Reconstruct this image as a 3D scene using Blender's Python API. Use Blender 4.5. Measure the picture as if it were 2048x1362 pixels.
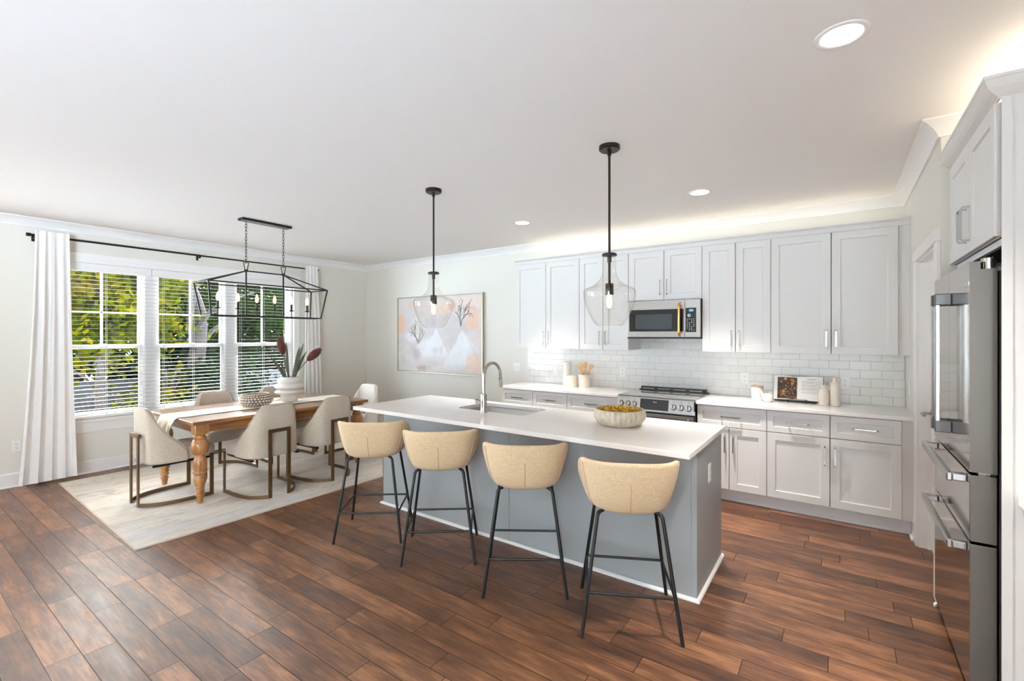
import bpy, bmesh, math, random
import numpy as np
from mathutils import Vector, Matrix
PI = math.pi
for o in list(bpy.data.objects):
    bpy.data.objects.remove(o)
SC = bpy.context.scene
COL = SC.collection

# ------------------------------------------------------------------ camera
cam = bpy.data.cameras.new('camera')
cam.sensor_width = 36.0
cam.lens = 929.6 / 2048 * 36.0
cam.shift_y = -(681 - 670.1) / 2048
cam.clip_start = 0.05
camo = bpy.data.objects.new('camera', cam)
COL.objects.link(camo)
camo.location = (0, 0, 1.538)
camo.rotation_euler = (PI / 2, 0, 0.6132)
SC.camera = camo

# ------------------------------------------------------------------ world / exposure
SC.view_settings.view_transform = 'Standard'
SC.view_settings.look = 'None'
SC.view_settings.gamma = 1.0
SC.view_settings.use_curve_mapping = False
SC.view_settings.exposure = 0.95
SKY, GROUND_GLOW = 7.0, 50.0      # overcast sky, glow added below the horizon to light the ceiling
W = bpy.data.worlds.new('sky')
SC.world = W
W.use_nodes = True
bg = W.node_tree.nodes['Background']
_N, _L = W.node_tree.nodes, W.node_tree.links
_tc = _N.new('ShaderNodeTexCoord'); _sp = _N.new('ShaderNodeSeparateXYZ'); _mr = _N.new('ShaderNodeMapRange'); _mx = _N.new('ShaderNodeMix')
_L.new(_tc.outputs['Generated'], _sp.inputs[0]); _L.new(_sp.outputs[2], _mr.inputs[0])
_mr.inputs[1].default_value = -0.42; _mr.inputs[2].default_value = 0.02   # added glow grows stronger downwards
_mx.data_type = 'RGBA'
_mx.inputs[6].default_value = (GROUND_GLOW * 0.77, GROUND_GLOW * 0.98, GROUND_GLOW * 1.17, 1); _mx.inputs[7].default_value = (SKY * 0.86, SKY * 0.97, SKY * 1.10, 1)
_L.new(_mr.outputs[0], _mx.inputs[0])
# hazy bright patch of sky around the veiled sun, on the window side of the house
GLOW = 74.0
_dt = _N.new('ShaderNodeVectorMath'); _dt.operation = 'DOT_PRODUCT'; _nz = _N.new('ShaderNodeVectorMath'); _nz.operation = 'NORMALIZE'
_L.new(_tc.outputs['Generated'], _nz.inputs[0]); _L.new(_nz.outputs[0], _dt.inputs[0])
_sd = Vector((-0.79, 0.26, 0.55)).normalized(); _dt.inputs[1].default_value = _sd
_gr = _N.new('ShaderNodeMapRange'); _gr.interpolation_type = 'SMOOTHSTEP'
_gr.inputs[1].default_value = 0.70; _gr.inputs[2].default_value = 0.97; _gr.inputs[4].default_value = GLOW
_ad = _N.new('ShaderNodeMix'); _ad.data_type = 'RGBA'; _ad.blend_type = 'ADD'; _ad.clamp_factor = False
_L.new(_dt.outputs['Value'], _gr.inputs[0]); _L.new(_gr.outputs[0], _ad.inputs[0])
_L.new(_mx.outputs[2], _ad.inputs[6]); _ad.inputs[7].default_value = (1.0, 0.97, 0.94, 1)
_L.new(_ad.outputs[2], bg.inputs[0])
bg.inputs[1].default_value = 1.0
SC.cycles.max_bounces = 12
SC.cycles.diffuse_bounces = 9
SC.cycles.glossy_bounces = 4
SC.cycles.transparent_max_bounces = 24
SC.cycles.transmission_bounces = 6
SC.cycles.caustics_reflective = False
SC.cycles.caustics_refractive = False
SC.cycles.sample_clamp_indirect = 6.0
SC.cycles.use_denoising = True

CEIL = 2.75
XL, YB, XR, XR2, YF = -6.85, 5.25, 0.472, 1.2, -5.5     # room faces


def lin(c):
    return tuple(((v / 255) / 12.92 if v / 255 <= 0.04045 else ((v / 255 + 0.055) / 1.055) ** 2.4) for v in c)


def area_light(name, loc, rot, size, power, color, parent=None, size_y=None, spread=None):
    l = bpy.data.lights.new(name, 'AREA')
    l.energy = power
    l.color = color
    if size_y:
        l.shape = 'RECTANGLE'; l.size = size; l.size_y = size_y
    else:
        l.shape = 'DISK'; l.size = size
    if spread: l.spread = spread
    o = bpy.data.objects.new(name, l)
    COL.objects.link(o)
    o.location = loc
    o.rotation_euler = rot
    if parent: o.parent = parent
    return o


# strip lights lying on top of the wall cabinets, washing the cornice and ceiling
area_light('cabinet_top_light', (-1.50, 5.07, 2.50), (PI, 0, 0), 3.7, 1.25, (1.0, 0.88, 0.70), size_y=0.10)
area_light('fridge_top_light', (0.86, 3.05, 2.58), (PI, 0, 0), 0.4, 1.6, (1.0, 0.86, 0.66), size_y=0.8)


# ------------------------------------------------------------------ materials
def nodes(m):
    m.use_nodes = True
    nt = m.node_tree
    return nt, nt.nodes, nt.links, nt.nodes.get('Principled BSDF')


def mat(name, rgb, rough=0.5, metal=0.0, emit=None, es=0.0, spec=None, coat=0.0, bump=None, noise=None, sheen=0.0):
    """plain principled; bump=(scale,strength), noise=(scale, amount) mottles the colour, both in object space"""
    m = bpy.data.materials.new(name)
    nt, N, L, p = nodes(m)
    c = lin(rgb)
    p.inputs['Base Color'].default_value = (*c, 1)
    p.inputs['Roughness'].default_value = rough
    p.inputs['Metallic'].default_value = metal
    if spec is not None: p.inputs['Specular IOR Level'].default_value = spec
    if coat: p.inputs['Coat Weight'].default_value = coat; p.inputs['Coat Roughness'].default_value = 0.08
    if sheen: p.inputs['Sheen Weight'].default_value = sheen
    if emit:
        p.inputs['Emission Color'].default_value = (*emit, 1)
        p.inputs['Emission Strength'].default_value = es
    if bump or noise:
        tc = N.new('ShaderNodeTexCoord')
    if bump:
        n = N.new('ShaderNodeTexNoise'); n.inputs['Scale'].default_value = bump[0]; n.inputs['Detail'].default_value = 4
        L.new(tc.outputs['Object'], n.inputs['Vector'])
        b = N.new('ShaderNodeBump'); b.inputs['Strength'].default_value = bump[1]; b.inputs['Distance'].default_value = 0.01
        L.new(n.outputs['Fac'], b.inputs['Height']); L.new(b.outputs['Normal'], p.inputs['Normal'])
    if noise:
        n = N.new('ShaderNodeTexNoise'); n.inputs['Scale'].default_value = noise[0]; n.inputs['Detail'].default_value = 5
        L.new(tc.outputs['Object'], n.inputs['Vector'])
        r = N.new('ShaderNodeValToRGB'); a = noise[1]
        r.color_ramp.elements[0].position = 0.3; r.color_ramp.elements[1].position = 0.7
        r.color_ramp.elements[0].color = (*[v * (1 - a) for v in c], 1)
        r.color_ramp.elements[1].color = (*[min(1, v * (1 + a)) for v in c], 1)
        L.new(n.outputs['Fac'], r.inputs['Fac']); L.new(r.outputs['Color'], p.inputs['Base Color'])
    return m


def fabric(name, rgb, rgb2, scale=260.0, stretch=(1, 1, 0.12), rough=0.9, bstr=0.25):
    """woven cloth: crossed, stretched noise in object space"""
    m = bpy.data.materials.new(name)
    nt, N, L, p = nodes(m)
    tc = N.new('ShaderNodeTexCoord')
    outs = []
    for st in (stretch, (0.12, 0.12, 1)):
        mp = N.new('ShaderNodeMapping'); mp.inputs['Scale'].default_value = st
        L.new(tc.outputs['Object'], mp.inputs['Vector'])
        n = N.new('ShaderNodeTexNoise'); n.inputs['Scale'].default_value = scale; n.inputs['Detail'].default_value = 3
        L.new(mp.outputs['Vector'], n.inputs['Vector']); outs.append(n.outputs['Fac'])
    a = N.new('ShaderNodeMath'); a.operation = 'ADD'
    L.new(outs[0], a.inputs[0]); L.new(outs[1], a.inputs[1])
    r = N.new('ShaderNodeMapRange'); r.inputs[1].default_value = 0.75; r.inputs[2].default_value = 1.25
    L.new(a.outputs[0], r.inputs[0])
    mx = N.new('ShaderNodeMix'); mx.data_type = 'RGBA'
    mx.inputs[6].default_value = (*lin(rgb), 1); mx.inputs[7].default_value = (*lin(rgb2), 1)
    L.new(r.outputs[0], mx.inputs[0]); L.new(mx.outputs[2], p.inputs['Base Color'])
    b = N.new('ShaderNodeBump'); b.inputs['Strength'].default_value = bstr; b.inputs['Distance'].default_value = 0.002
    L.new(a.outputs[0], b.inputs['Height']); L.new(b.outputs['Normal'], p.inputs['Normal'])
    p.inputs['Roughness'].default_value = rough
    p.inputs['Specular IOR Level'].default_value = 0.2
    p.inputs['Sheen Weight'].default_value = 0.15
    return m


def wood(name, c1, c2, c3, axis='Y', scale=1.0, rough=0.45, coat=0.0):
    m = bpy.data.materials.new(name)
    nt, N, L, p = nodes(m)
    tc = N.new('ShaderNodeTexCoord'); mp = N.new('ShaderNodeMapping')
    s = {'X': (0.08, 1, 1), 'Y': (1, 0.08, 1), 'Z': (1, 1, 0.08)}[axis]
    mp.inputs['Scale'].default_value = [v * 30 * scale for v in s]
    L.new(tc.outputs['Object'], mp.inputs['Vector'])
    n = N.new('ShaderNodeTexNoise'); n.inputs['Scale'].default_value = 1.0; n.inputs['Detail'].default_value = 6
    n.inputs['Roughness'].default_value = 0.65; n.inputs['Distortion'].default_value = 0.6
    L.new(mp.outputs['Vector'], n.inputs['Vector'])
    r = N.new('ShaderNodeValToRGB')
    r.color_ramp.elements[0].position = 0.3; r.color_ramp.elements[0].color = (*lin(c1), 1)
    r.color_ramp.elements[1].position = 0.72; r.color_ramp.elements[1].color = (*lin(c3), 1)
    e = r.color_ramp.elements.new(0.5); e.color = (*lin(c2), 1)
    L.new(n.outputs['Fac'], r.inputs['Fac']); L.new(r.outputs['Color'], p.inputs['Base Color'])
    p.inputs['Roughness'].default_value = rough
    if coat: p.inputs['Coat Weight'].default_value = coat; p.inputs['Coat Roughness'].default_value = 0.15
    b = N.new('ShaderNodeBump'); b.inputs['Strength'].default_value = 0.12; b.inputs['Distance'].default_value = 0.002
    L.new(n.outputs['Fac'], b.inputs['Height']); L.new(b.outputs['Normal'], p.inputs['Normal'])
    return m


def glass(name, tint=(1, 1, 1), ior=1.45, extra=0.0):
    """thin clear glass: fresnel mirror over a clear pane"""
    m = bpy.data.materials.new(name)
    nt, N, L, p = nodes(m)
    N.remove(p)
    out = N['Material Output']
    t = N.new('ShaderNodeBsdfTransparent'); t.inputs[0].default_value = (*tint, 1)
    g = N.new('ShaderNodeBsdfGlossy'); g.inputs['Roughness'].default_value = 0.01
    lw = N.new('ShaderNodeLayerWeight'); lw.inputs['Blend'].default_value = 0.5
    pw_ = N.new('ShaderNodeMath'); pw_.operation = 'POWER'; pw_.inputs[1].default_value = 4.2
    ma = N.new('ShaderNodeMath'); ma.operation = 'MULTIPLY_ADD'; ma.inputs[1].default_value = extra or 0.9; ma.inputs[2].default_value = ((ior - 1) / (ior + 1)) ** 2
    mx = N.new('ShaderNodeMixShader')
    L.new(lw.outputs['Facing'], pw_.inputs[0]); L.new(pw_.outputs[0], ma.inputs[0]); L.new(ma.outputs[0], mx.inputs[0])
    L.new(t.outputs[0], mx.inputs[1]); L.new(g.outputs[0], mx.inputs[2])
    L.new(mx.outputs[0], out.inputs['Surface'])
    return m


def floor_material():
    m = bpy.data.materials.new('oak_planks')
    nt, N, L, p = nodes(m)
    PW = 0.128

    def M(op, a, b=None, c=None):
        n = N.new('ShaderNodeMath'); n.operation = op
        for i, v in enumerate((a, b, c)):
            if v is None: continue
            if isinstance(v, (int, float)): n.inputs[i].default_value = v
            else: L.new(v, n.inputs[i])
        return n.outputs[0]
    tc = N.new('ShaderNodeTexCoord'); sp = N.new('ShaderNodeSeparateXYZ'); L.new(tc.outputs['Object'], sp.inputs[0])
    x, y = sp.outputs[0], sp.outputs[1]
    v = M('DIVIDE', y, PW); row = M('FLOOR', v); fy = M('FRACT', v)
    wn = N.new('ShaderNodeTexWhiteNoise'); wn.noise_dimensions = '1D'; L.new(row, wn.inputs['W'])
    sc = N.new('ShaderNodeSeparateColor'); L.new(wn.outputs['Color'], sc.inputs[0])
    off = M('MULTIPLY', sc.outputs[0], 7.0)
    plen = M('ADD', M('MULTIPLY', sc.outputs[1], 0.55), 0.55)
    u = M('DIVIDE', M('ADD', M('ADD', x, 40.0), off), plen)
    col = M('FLOOR', u); fx = M('FRACT', u)
    cmb = N.new('ShaderNodeCombineXYZ'); L.new(col, cmb.inputs[0]); L.new(row, cmb.inputs[1])
    wn2 = N.new('ShaderNodeTexWhiteNoise'); wn2.noise_dimensions = '2D'; L.new(cmb.outputs[0], wn2.inputs['Vector'])
    # grain, shifted per plank
    sc2 = N.new('ShaderNodeSeparateColor'); L.new(wn2.outputs['Color'], sc2.inputs[0])
    g = N.new('ShaderNodeCombineXYZ')
    L.new(M('MULTIPLY', M('ADD', x, M('MULTIPLY', sc2.outputs[0], 30.0)), 3.0), g.inputs[0])
    L.new(M('MULTIPLY', M('ADD', y, M('MULTIPLY', sc2.outputs[1], 30.0)), 20.0), g.inputs[1])
    n1 = N.new('ShaderNodeTexNoise'); n1.inputs['Scale'].default_value = 1.0; n1.inputs['Detail'].default_value = 7
    n1.inputs['Roughness'].default_value = 0.55; n1.inputs['Distortion'].default_value = 0.0
    L.new(g.outputs[0], n1.inputs['Vector'])
    # broad dark clouds (distressed stain)
    g2 = N.new('ShaderNodeCombineXYZ')
    L.new(M('MULTIPLY', M('ADD', x, M('MULTIPLY', sc2.outputs[1], 50.0)), 2.2), g2.inputs[0])
    L.new(M('MULTIPLY', M('ADD', y, M('MULTIPLY', sc2.outputs[2], 9.0)), 9.0), g2.inputs[1])
    n2 = N.new('ShaderNodeTexNoise'); n2.inputs['Scale'].default_value = 1.3; n2.inputs['Detail'].default_value = 5
    n2.inputs['Roughness'].default_value = 0.6
    L.new(g2.outputs[0], n2.inputs['Vector'])
    n4 = N.new('ShaderNodeTexNoise'); n4.inputs['Scale'].default_value = 1.0; n4.inputs['Detail'].default_value = 4
    g4 = N.new('ShaderNodeCombineXYZ')
    L.new(M('MULTIPLY', M('ADD', x, M('MULTIPLY', sc2.outputs[2], 30.0)), 7.0), g4.inputs[0])
    L.new(M('MULTIPLY', M('ADD', y, M('MULTIPLY', sc2.outputs[0], 30.0)), 75.0), g4.inputs[1])
    L.new(g4.outputs[0], n4.inputs['Vector'])
    # small dark knots and mineral streaks
    g5 = N.new('ShaderNodeCombineXYZ'); L.new(M('MULTIPLY', x, 5.0), g5.inputs[0]); L.new(M('MULTIPLY', y, 13.0), g5.inputs[1])
    n5 = N.new('ShaderNodeTexNoise'); n5.inputs['Scale'].default_value = 1.0; n5.inputs['Detail'].default_value = 5; n5.inputs['Roughness'].default_value = 0.7
    L.new(g5.outputs[0], n5.inputs['Vector'])
    kn = N.new('ShaderNodeMapRange'); kn.inputs[1].default_value = 0.66; kn.inputs[2].default_value = 0.78; kn.inputs[4].default_value = 0.22
    L.new(n5.outputs['Fac'], kn.inputs[0])
    t = M('SUBTRACT', M('ADD', M('MULTIPLY', M('SUBTRACT', n4.outputs['Fac'], 0.5), 0.42), M('ADD', M('MULTIPLY', n1.outputs['Fac'], 0.42), M('MULTIPLY', n2.outputs['Fac'], 0.88))), kn.outputs[0])
    t = M('ADD', t, M('MULTIPLY', wn2.outputs['Value'], 0.26))
    r = N.new('ShaderNodeValToRGB')
    els = ((0.46, (44, 28, 20)), (0.66, (79, 49, 33)), (0.84, (106, 69, 45)), (1.02, (138, 94, 64)))
    r.color_ramp.elements[0].position = els[0][0]; r.color_ramp.elements[0].color = (*lin(els[0][1]), 1)
    r.color_ramp.elements[1].position = els[3][0]; r.color_ramp.elements[1].color = (*lin(els[3][1]), 1)
    for q in els[1:3]:
        e = r.color_ramp.elements.new(q[0]); e.color = (*lin(q[1]), 1)
    L.new(t, r.inputs['Fac'])
    # seams
    dy = M('MULTIPLY', M('MINIMUM', fy, M('SUBTRACT', 1.0, fy)), PW)
    dx = M('MULTIPLY', M('MINIMUM', fx, M('SUBTRACT', 1.0, fx)), plen)
    d = M('MINIMUM', dy, dx)
    seam = N.new('ShaderNodeMapRange'); seam.inputs[1].default_value = 0.0008; seam.inputs[2].default_value = 0.0024
    L.new(d, seam.inputs[0])
    mx = N.new('ShaderNodeMix'); mx.data_type = 'RGBA'
    mx.inputs[6].default_value = (*lin((38, 24, 17)), 1)
    L.new(r.outputs['Color'], mx.inputs[7]); L.new(seam.outputs[0], mx.inputs[0])
    L.new(mx.outputs[2], p.inputs['Base Color'])
    rr = N.new('ShaderNodeMapRange'); rr.inputs[1].default_value = 0.3; rr.inputs[2].default_value = 0.7
    rr.inputs[3].default_value = 0.33; rr.inputs[4].default_value = 0.45
    L.new(n1.outputs['Fac'], rr.inputs[0]); L.new(rr.outputs[0], p.inputs['Roughness'])
    # hand scraped waviness + seam groove
    n3 = N.new('ShaderNodeTexNoise'); n3.inputs['Scale'].default_value = 1.0; n3.inputs['Detail'].default_value = 2
    g3 = N.new('ShaderNodeCombineXYZ'); L.new(M('MULTIPLY', x, 14.0), g3.inputs[0]); L.new(M('MULTIPLY', y, 9.0), g3.inputs[1])
    L.new(g3.outputs[0], n3.inputs['Vector'])
    h = M('ADD', M('ADD', M('MULTIPLY', n3.outputs['Fac'], 0.5), M('MULTIPLY', n1.outputs['Fac'], 0.25)), M('MULTIPLY', seam.outputs[0], 0.8))
    b = N.new('ShaderNodeBump'); b.inputs['Strength'].default_value = 0.22; b.inputs['Distance'].default_value = 0.004
    L.new(h, b.inputs['Height']); L.new(b.outputs['Normal'], p.inputs['Normal'])
    sv = N.new('ShaderNodeMapRange'); sv.inputs[3].default_value = 0.08; sv.inputs[4].default_value = 0.5
    L.new(seam.outputs[0], sv.inputs[0]); L.new(sv.outputs[0], p.inputs['Specular IOR Level'])
    return m


def tile_material():
    m = bpy.data.materials.new('glazed_subway_tile')
    nt, N, L, p = nodes(m)
    tc = N.new('ShaderNodeTexCoord'); sp = N.new('ShaderNodeSeparateXYZ'); cb = N.new('ShaderNodeCombineXYZ')
    L.new(tc.outputs['Object'], sp.inputs[0]); L.new(sp.outputs[0], cb.inputs[0])
    mz = N.new('ShaderNodeMath'); mz.operation = 'SUBTRACT'; mz.inputs[1].default_value = 0.914
    L.new(sp.outputs[2], mz.inputs[0]); L.new(mz.outputs[0], cb.inputs[1])
    br = N.new('ShaderNodeTexBrick')
    br.offset = 0.5; br.squash = 1.0
    br.inputs['Scale'].default_value = 1.0
    br.inputs['Brick Width'].default_value = 0.1545; br.inputs['Row Height'].default_value = 0.0775
    br.inputs['Mortar Size'].default_value = 0.0016; br.inputs['Mortar Smooth'].default_value = 0.0
    br.inputs['Bias'].default_value = 0
    br.inputs['Color1'].default_value = (*lin((232, 231, 228)), 1); br.inputs['Color2'].default_value = (*lin((228, 227, 224)), 1)
    br.inputs['Mortar'].default_value = (*lin((190, 188, 183)), 1)
    L.new(cb.outputs[0], br.inputs['Vector'])
    L.new(br.outputs['Color'], p.inputs['Base Color'])
    br2 = N.new('ShaderNodeTexBrick'); br2.offset = 0.5
    for k in ('Scale', 'Brick Width', 'Row Height'): br2.inputs[k].default_value = br.inputs[k].default_value
    br2.inputs['Mortar Size'].default_value = 0.006; br2.inputs['Mortar Smooth'].default_value = 1.0
    L.new(cb.outputs[0], br2.inputs['Vector'])
    inv = N.new('ShaderNodeMath'); inv.operation = 'SUBTRACT'; inv.inputs[0].default_value = 1.0
    L.new(br2.outputs['Fac'], inv.inputs[1])
    b = N.new('ShaderNodeBump'); b.inputs['Strength'].default_value = 0.5; b.inputs['Distance'].default_value = 0.002
    L.new(inv.outputs[0], b.inputs['Height']); L.new(b.outputs['Normal'], p.inputs['Normal'])
    p.inputs['Roughness'].default_value = 0.08
    p.inputs['Specular IOR Level'].default_value = 0.32
    return m


def rug_material():
    m = bpy.data.materials.new('worn_ivory_rug')
    nt, N, L, p = nodes(m)
    tc = N.new('ShaderNodeTexCoord')

    def layer(scl, detail, lo, hi, dist=0.8):
        mp = N.new('ShaderNodeMapping'); mp.inputs['Scale'].default_value = scl
        L.new(tc.outputs['Object'], mp.inputs['Vector'])
        n = N.new('ShaderNodeTexNoise'); n.inputs['Scale'].default_value = 1; n.inputs['Detail'].default_value = detail
        n.inputs['Roughness'].default_value = 0.7; n.inputs['Distortion'].default_value = dist
        L.new(mp.outputs['Vector'], n.inputs['Vector'])
        r = N.new('ShaderNodeMapRange'); r.inputs[1].default_value = lo; r.inputs[2].default_value = hi
        L.new(n.outputs['Fac'], r.inputs[0]); return r.outputs[0]

    def mix(fac, a, b):
        x = N.new('ShaderNodeMix'); x.data_type = 'RGBA'; L.new(fac, x.inputs[0])
        if isinstance(a, tuple): x.inputs[6].default_value = (*lin(a), 1)
        else: L.new(a, x.inputs[6])
        if isinstance(b, tuple): x.inputs[7].default_value = (*lin(b), 1)
        else: L.new(b, x.inputs[7])
        return x.outputs[2]
    base = mix(layer((2.2, 0.9, 1), 7, 0.44, 0.60), (222, 212, 198), (182, 184, 190))
    base = mix(layer((4.2, 1.3, 1), 9, 0.51, 0.62), base, (172, 154, 130))
    base = mix(layer((7.0, 1.8, 1), 9, 0.56, 0.68, 1.6), base, (136, 108, 82))
    fine = layer((420, 60, 1), 2, 0.3, 0.8, 0)
    base = mix(fine, base, (228, 222, 212))
    L.new(base, p.inputs['Base Color'])
    p.inputs['Roughness'].default_value = 0.95
    p.inputs['Specular IOR Level'].default_value = 0.1
    b = N.new('ShaderNodeBump'); b.inputs['Strength'].default_value = 0.3; b.inputs['Distance'].default_value = 0.002
    L.new(fine, b.inputs['Height']); L.new(b.outputs['Normal'], p.inputs['Normal'])
    return m


def brushed(name, rgb, rough, axis=2, aniso=0.0):
    m = bpy.data.materials.new(name)
    nt, N, L, p = nodes(m)
    p.inputs['Base Color'].default_value = (*lin(rgb), 1)
    p.inputs['Metallic'].default_value = 1.0
    p.inputs['Roughness'].default_value = rough
    tc = N.new('ShaderNodeTexCoord'); mp = N.new('ShaderNodeMapping')
    s = [300, 300, 300]; s[axis] = 2
    mp.inputs['Scale'].default_value = s
    L.new(tc.outputs['Object'], mp.inputs['Vector'])
    n = N.new('ShaderNodeTexNoise'); n.inputs['Scale'].default_value = 1; n.inputs['Detail'].default_value = 2
    L.new(mp.outputs['Vector'], n.inputs['Vector'])
    b = N.new('ShaderNodeBump'); b.inputs['Strength'].default_value = 0.03; b.inputs['Distance'].default_value = 0.001
    L.new(n.outputs['Fac'], b.inputs['Height']); L.new(b.outputs['Normal'], p.inputs['Normal'])
    return m


def attr_mat(name, rough=0.6, layer='paint'):
    m = bpy.data.materials.new(name)
    nt, N, L, p = nodes(m)
    a = N.new('ShaderNodeAttribute'); a.attribute_name = layer
    L.new(a.outputs['Color'], p.inputs['Base Color'])
    p.inputs['Roughness'].default_value = rough
    p.inputs['Specular IOR Level'].default_value = 0.3
    return m


def leaf_mat(name, c1, c2, c3):
    """thin leaf: half reflecting, half letting light through"""
    m = bpy.data.materials.new(name)
    nt, N, L, p = nodes(m)
    N.remove(p)
    tc = N.new('ShaderNodeTexCoord')
    n = N.new('ShaderNodeTexNoise'); n.inputs['Scale'].default_value = 1.7; n.inputs['Detail'].default_value = 6
    L.new(tc.outputs['Object'], n.inputs['Vector'])
    r = N.new('ShaderNodeValToRGB')
    r.color_ramp.elements[0].position = 0.36; r.color_ramp.elements[0].color = (*lin(c1), 1)
    r.color_ramp.elements[1].position = 0.66; r.color_ramp.elements[1].color = (*lin(c3), 1)
    e = r.color_ramp.elements.new(0.5); e.color = (*lin(c2), 1)
    L.new(n.outputs['Fac'], r.inputs['Fac'])
    d = N.new('ShaderNodeBsdfDiffuse'); t = N.new('ShaderNodeBsdfTranslucent'); mx = N.new('ShaderNodeMixShader'); mx.inputs[0].default_value = 0.45
    L.new(r.outputs['Color'], d.inputs[0]); L.new(r.outputs['Color'], t.inputs[0])
    L.new(d.outputs[0], mx.inputs[1]); L.new(t.outputs[0], mx.inputs[2]); L.new(mx.outputs[0], N['Material Output'].inputs['Surface'])
    return m


M = dict(
    wall=mat('greige_wall_paint', (226, 223, 214), 0.75, bump=(220, 0.03)),
    ceiling=mat('white_ceiling_paint', (245, 245, 244), 0.85, spec=0.2),
    trim=mat('white_trim_paint', (238, 237, 235), 0.4),
    cab=mat('white_cabinet_paint', (226, 225, 223), 0.6, spec=0.12),
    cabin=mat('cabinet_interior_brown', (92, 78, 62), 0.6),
    toe=mat('white_toe_board', (226, 226, 226), 0.5),
    island=mat('grey_island_paint', (150, 152, 152), 0.4),
    quartz=mat('white_quartz', (243, 241, 238), 0.12, noise=(5, 0.02)),
    floor=floor_material(), tile=tile_material(), rug=rug_material(),
    rugedge=mat('rug_binding', (206, 190, 168), 0.9),
    steel=brushed('stainless_mirror', (196, 190, 184), 0.09, 2),
    steelside=mat('dim_reflection_steel_side', (96, 88, 81), 0.42, 0.5),  # steel door sides, their dim reflection put into a darker grey
    steelb=brushed('stainless_brushed', (190, 188, 184), 0.26, 0),
    steelh=brushed('stainless_handle', (176, 174, 172), 0.2, 1),
    steelsink=brushed('stainless_sink', (170, 168, 165), 0.35, 0),
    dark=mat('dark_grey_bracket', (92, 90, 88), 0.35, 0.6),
    chrome=mat('polished_chrome', (205, 205, 205), 0.06, 1.0),
    nickel=brushed('brushed_nickel', (178, 172, 164), 0.18, 2),
    bronze=mat('bronze_frame_metal', (112, 88, 62), 0.38, 0.85, noise=(8, 0.1)),
    brass=brushed('brushed_copper', (200, 142, 92), 0.2, 2),
    blackm=mat('black_metal', (34, 33, 32), 0.45, 0.6),
    oilbr=mat('oil_rubbed_bronze', (44, 36, 31), 0.4, 0.7),
    blackp=mat('black_plastic', (18, 18, 19), 0.4),
    blackg=mat('black_glass', (14, 15, 17), 0.05),
    screen=mat('microwave_window', (60, 66, 70), 0.08),
    cooktop=mat('grey_cooktop_glass', (150, 150, 149), 0.05, 0.4),
    display=mat('blue_display', (20, 40, 120), 0.3, emit=(0.10, 0.25, 1.0), es=1.2),
    glyph=mat('white_glyph', (225, 225, 225), 0.5),
    glyphd=mat('dark_glyph', (60, 60, 60), 0.5),
    linen=fabric('tan_linen', (202, 174, 138), (218, 194, 160), 240),
    oat=fabric('oatmeal_weave', (180, 167, 149), (201, 190, 172), 300, rough=0.95),
    ivory=fabric('ivory_weave', (228, 223, 212), (236, 232, 224), 300, rough=0.95),
    seam=mat('tan_piping', (188, 162, 130), 0.8),
    seamo=mat('oatmeal_piping', (176, 166, 150), 0.9),
    oak=wood('honey_oak', (92, 52, 22), (130, 80, 40), (158, 106, 60), 'Y', 1.0, 0.32, 0.7),
    oakz=wood('honey_oak_turned', (120, 74, 36), (160, 108, 60), (186, 134, 82), 'Z', 1.0, 0.35, 0.25),
    runner=fabric('natural_linen_runner', (212, 202, 184), (226, 218, 202), 300, (1, 0.12, 1)),
    runedge=mat('runner_dark_stitching', (88, 76, 62), 0.9),
    curtain=fabric('white_curtain_cloth', (236, 235, 232), (243, 242, 240), 300),
    blind=mat('white_slat_toned_down', (172, 172, 172), 0.6),  # white slats greyed to hold down the glare on them
    pane=glass('window_glass', (0.97, 0.985, 0.98), 1.45),
    shade=glass('clear_shade_glass', (0.99, 0.987, 0.98), 1.45, 0.42),
    bulbg=mat('lit_filament_bulb', (255, 214, 150), 0.3, emit=(1.0, 0.50, 0.18), es=2.0),
    candleb=mat('lit_candle_bulb', (255, 226, 180), 0.3, emit=(1.0, 0.54, 0.22), es=2.0),
    lens=mat('lit_downlight_lens', (255, 252, 245), 0.4, emit=(1.0, 0.95, 0.86), es=6.0),
    baffle=mat('downlight_baffle', (245, 243, 238), 0.4),
    ceramic=mat('cream_ceramic', (226, 216, 202), 0.4, noise=(14, 0.04)),
    ceramicw=mat('white_ceramic', (234, 232, 224), 0.3),
    matte=mat('matte_plaster_vase', (222, 218, 212), 0.85, bump=(90, 0.1)),
    ribwhite=mat('whitewashed_wood', (186, 172, 154), 0.7, noise=(22, 0.2), bump=(60, 0.3)),
    bowlin=mat('tan_bowl_inside', (196, 172, 136), 0.7),
    cork=wood('light_wood_lid', (150, 118, 84), (172, 140, 104), (190, 160, 124), 'X', 2.0, 0.6),
    spoon=wood('beech_utensil', (176, 122, 64), (204, 152, 92), (222, 176, 120), 'Z', 1.5, 0.55),
    goldpetal=mat('dried_yellow_petals', (190, 150, 50), 0.7, noise=(40, 0.45)),
    scale=mat('carved_shell_scale', (196, 184, 168), 0.6, noise=(40, 0.1)),
    scaleb=mat('dark_carved_ground', (92, 76, 62), 0.8),
    leafp=mat('olive_blade_leaf', (46, 50, 27), 0.55, noise=(10, 0.25)),
    bloom=mat('rust_red_bloom', (72, 22, 14), 0.7, noise=(30, 0.25)),
    bloomt=mat('pale_bloom_tip', (150, 78, 54), 0.7),
    stem=mat('brown_green_stem', (92, 80, 52), 0.6),
    plate=mat('white_switch_plate', (236, 236, 234), 0.35),
    page=mat('white_page', (238, 236, 232), 0.7),
    ink=mat('grey_page_print', (188, 184, 178), 0.7),
    champagne=mat('champagne_frame', (186, 172, 148), 0.35, 0.7),
    twig=mat('dark_painted_twig', (92, 80, 66), 0.7),
    vent=mat('grey_floor_grille', (120, 116, 110), 0.5, 0.4),
)


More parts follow.
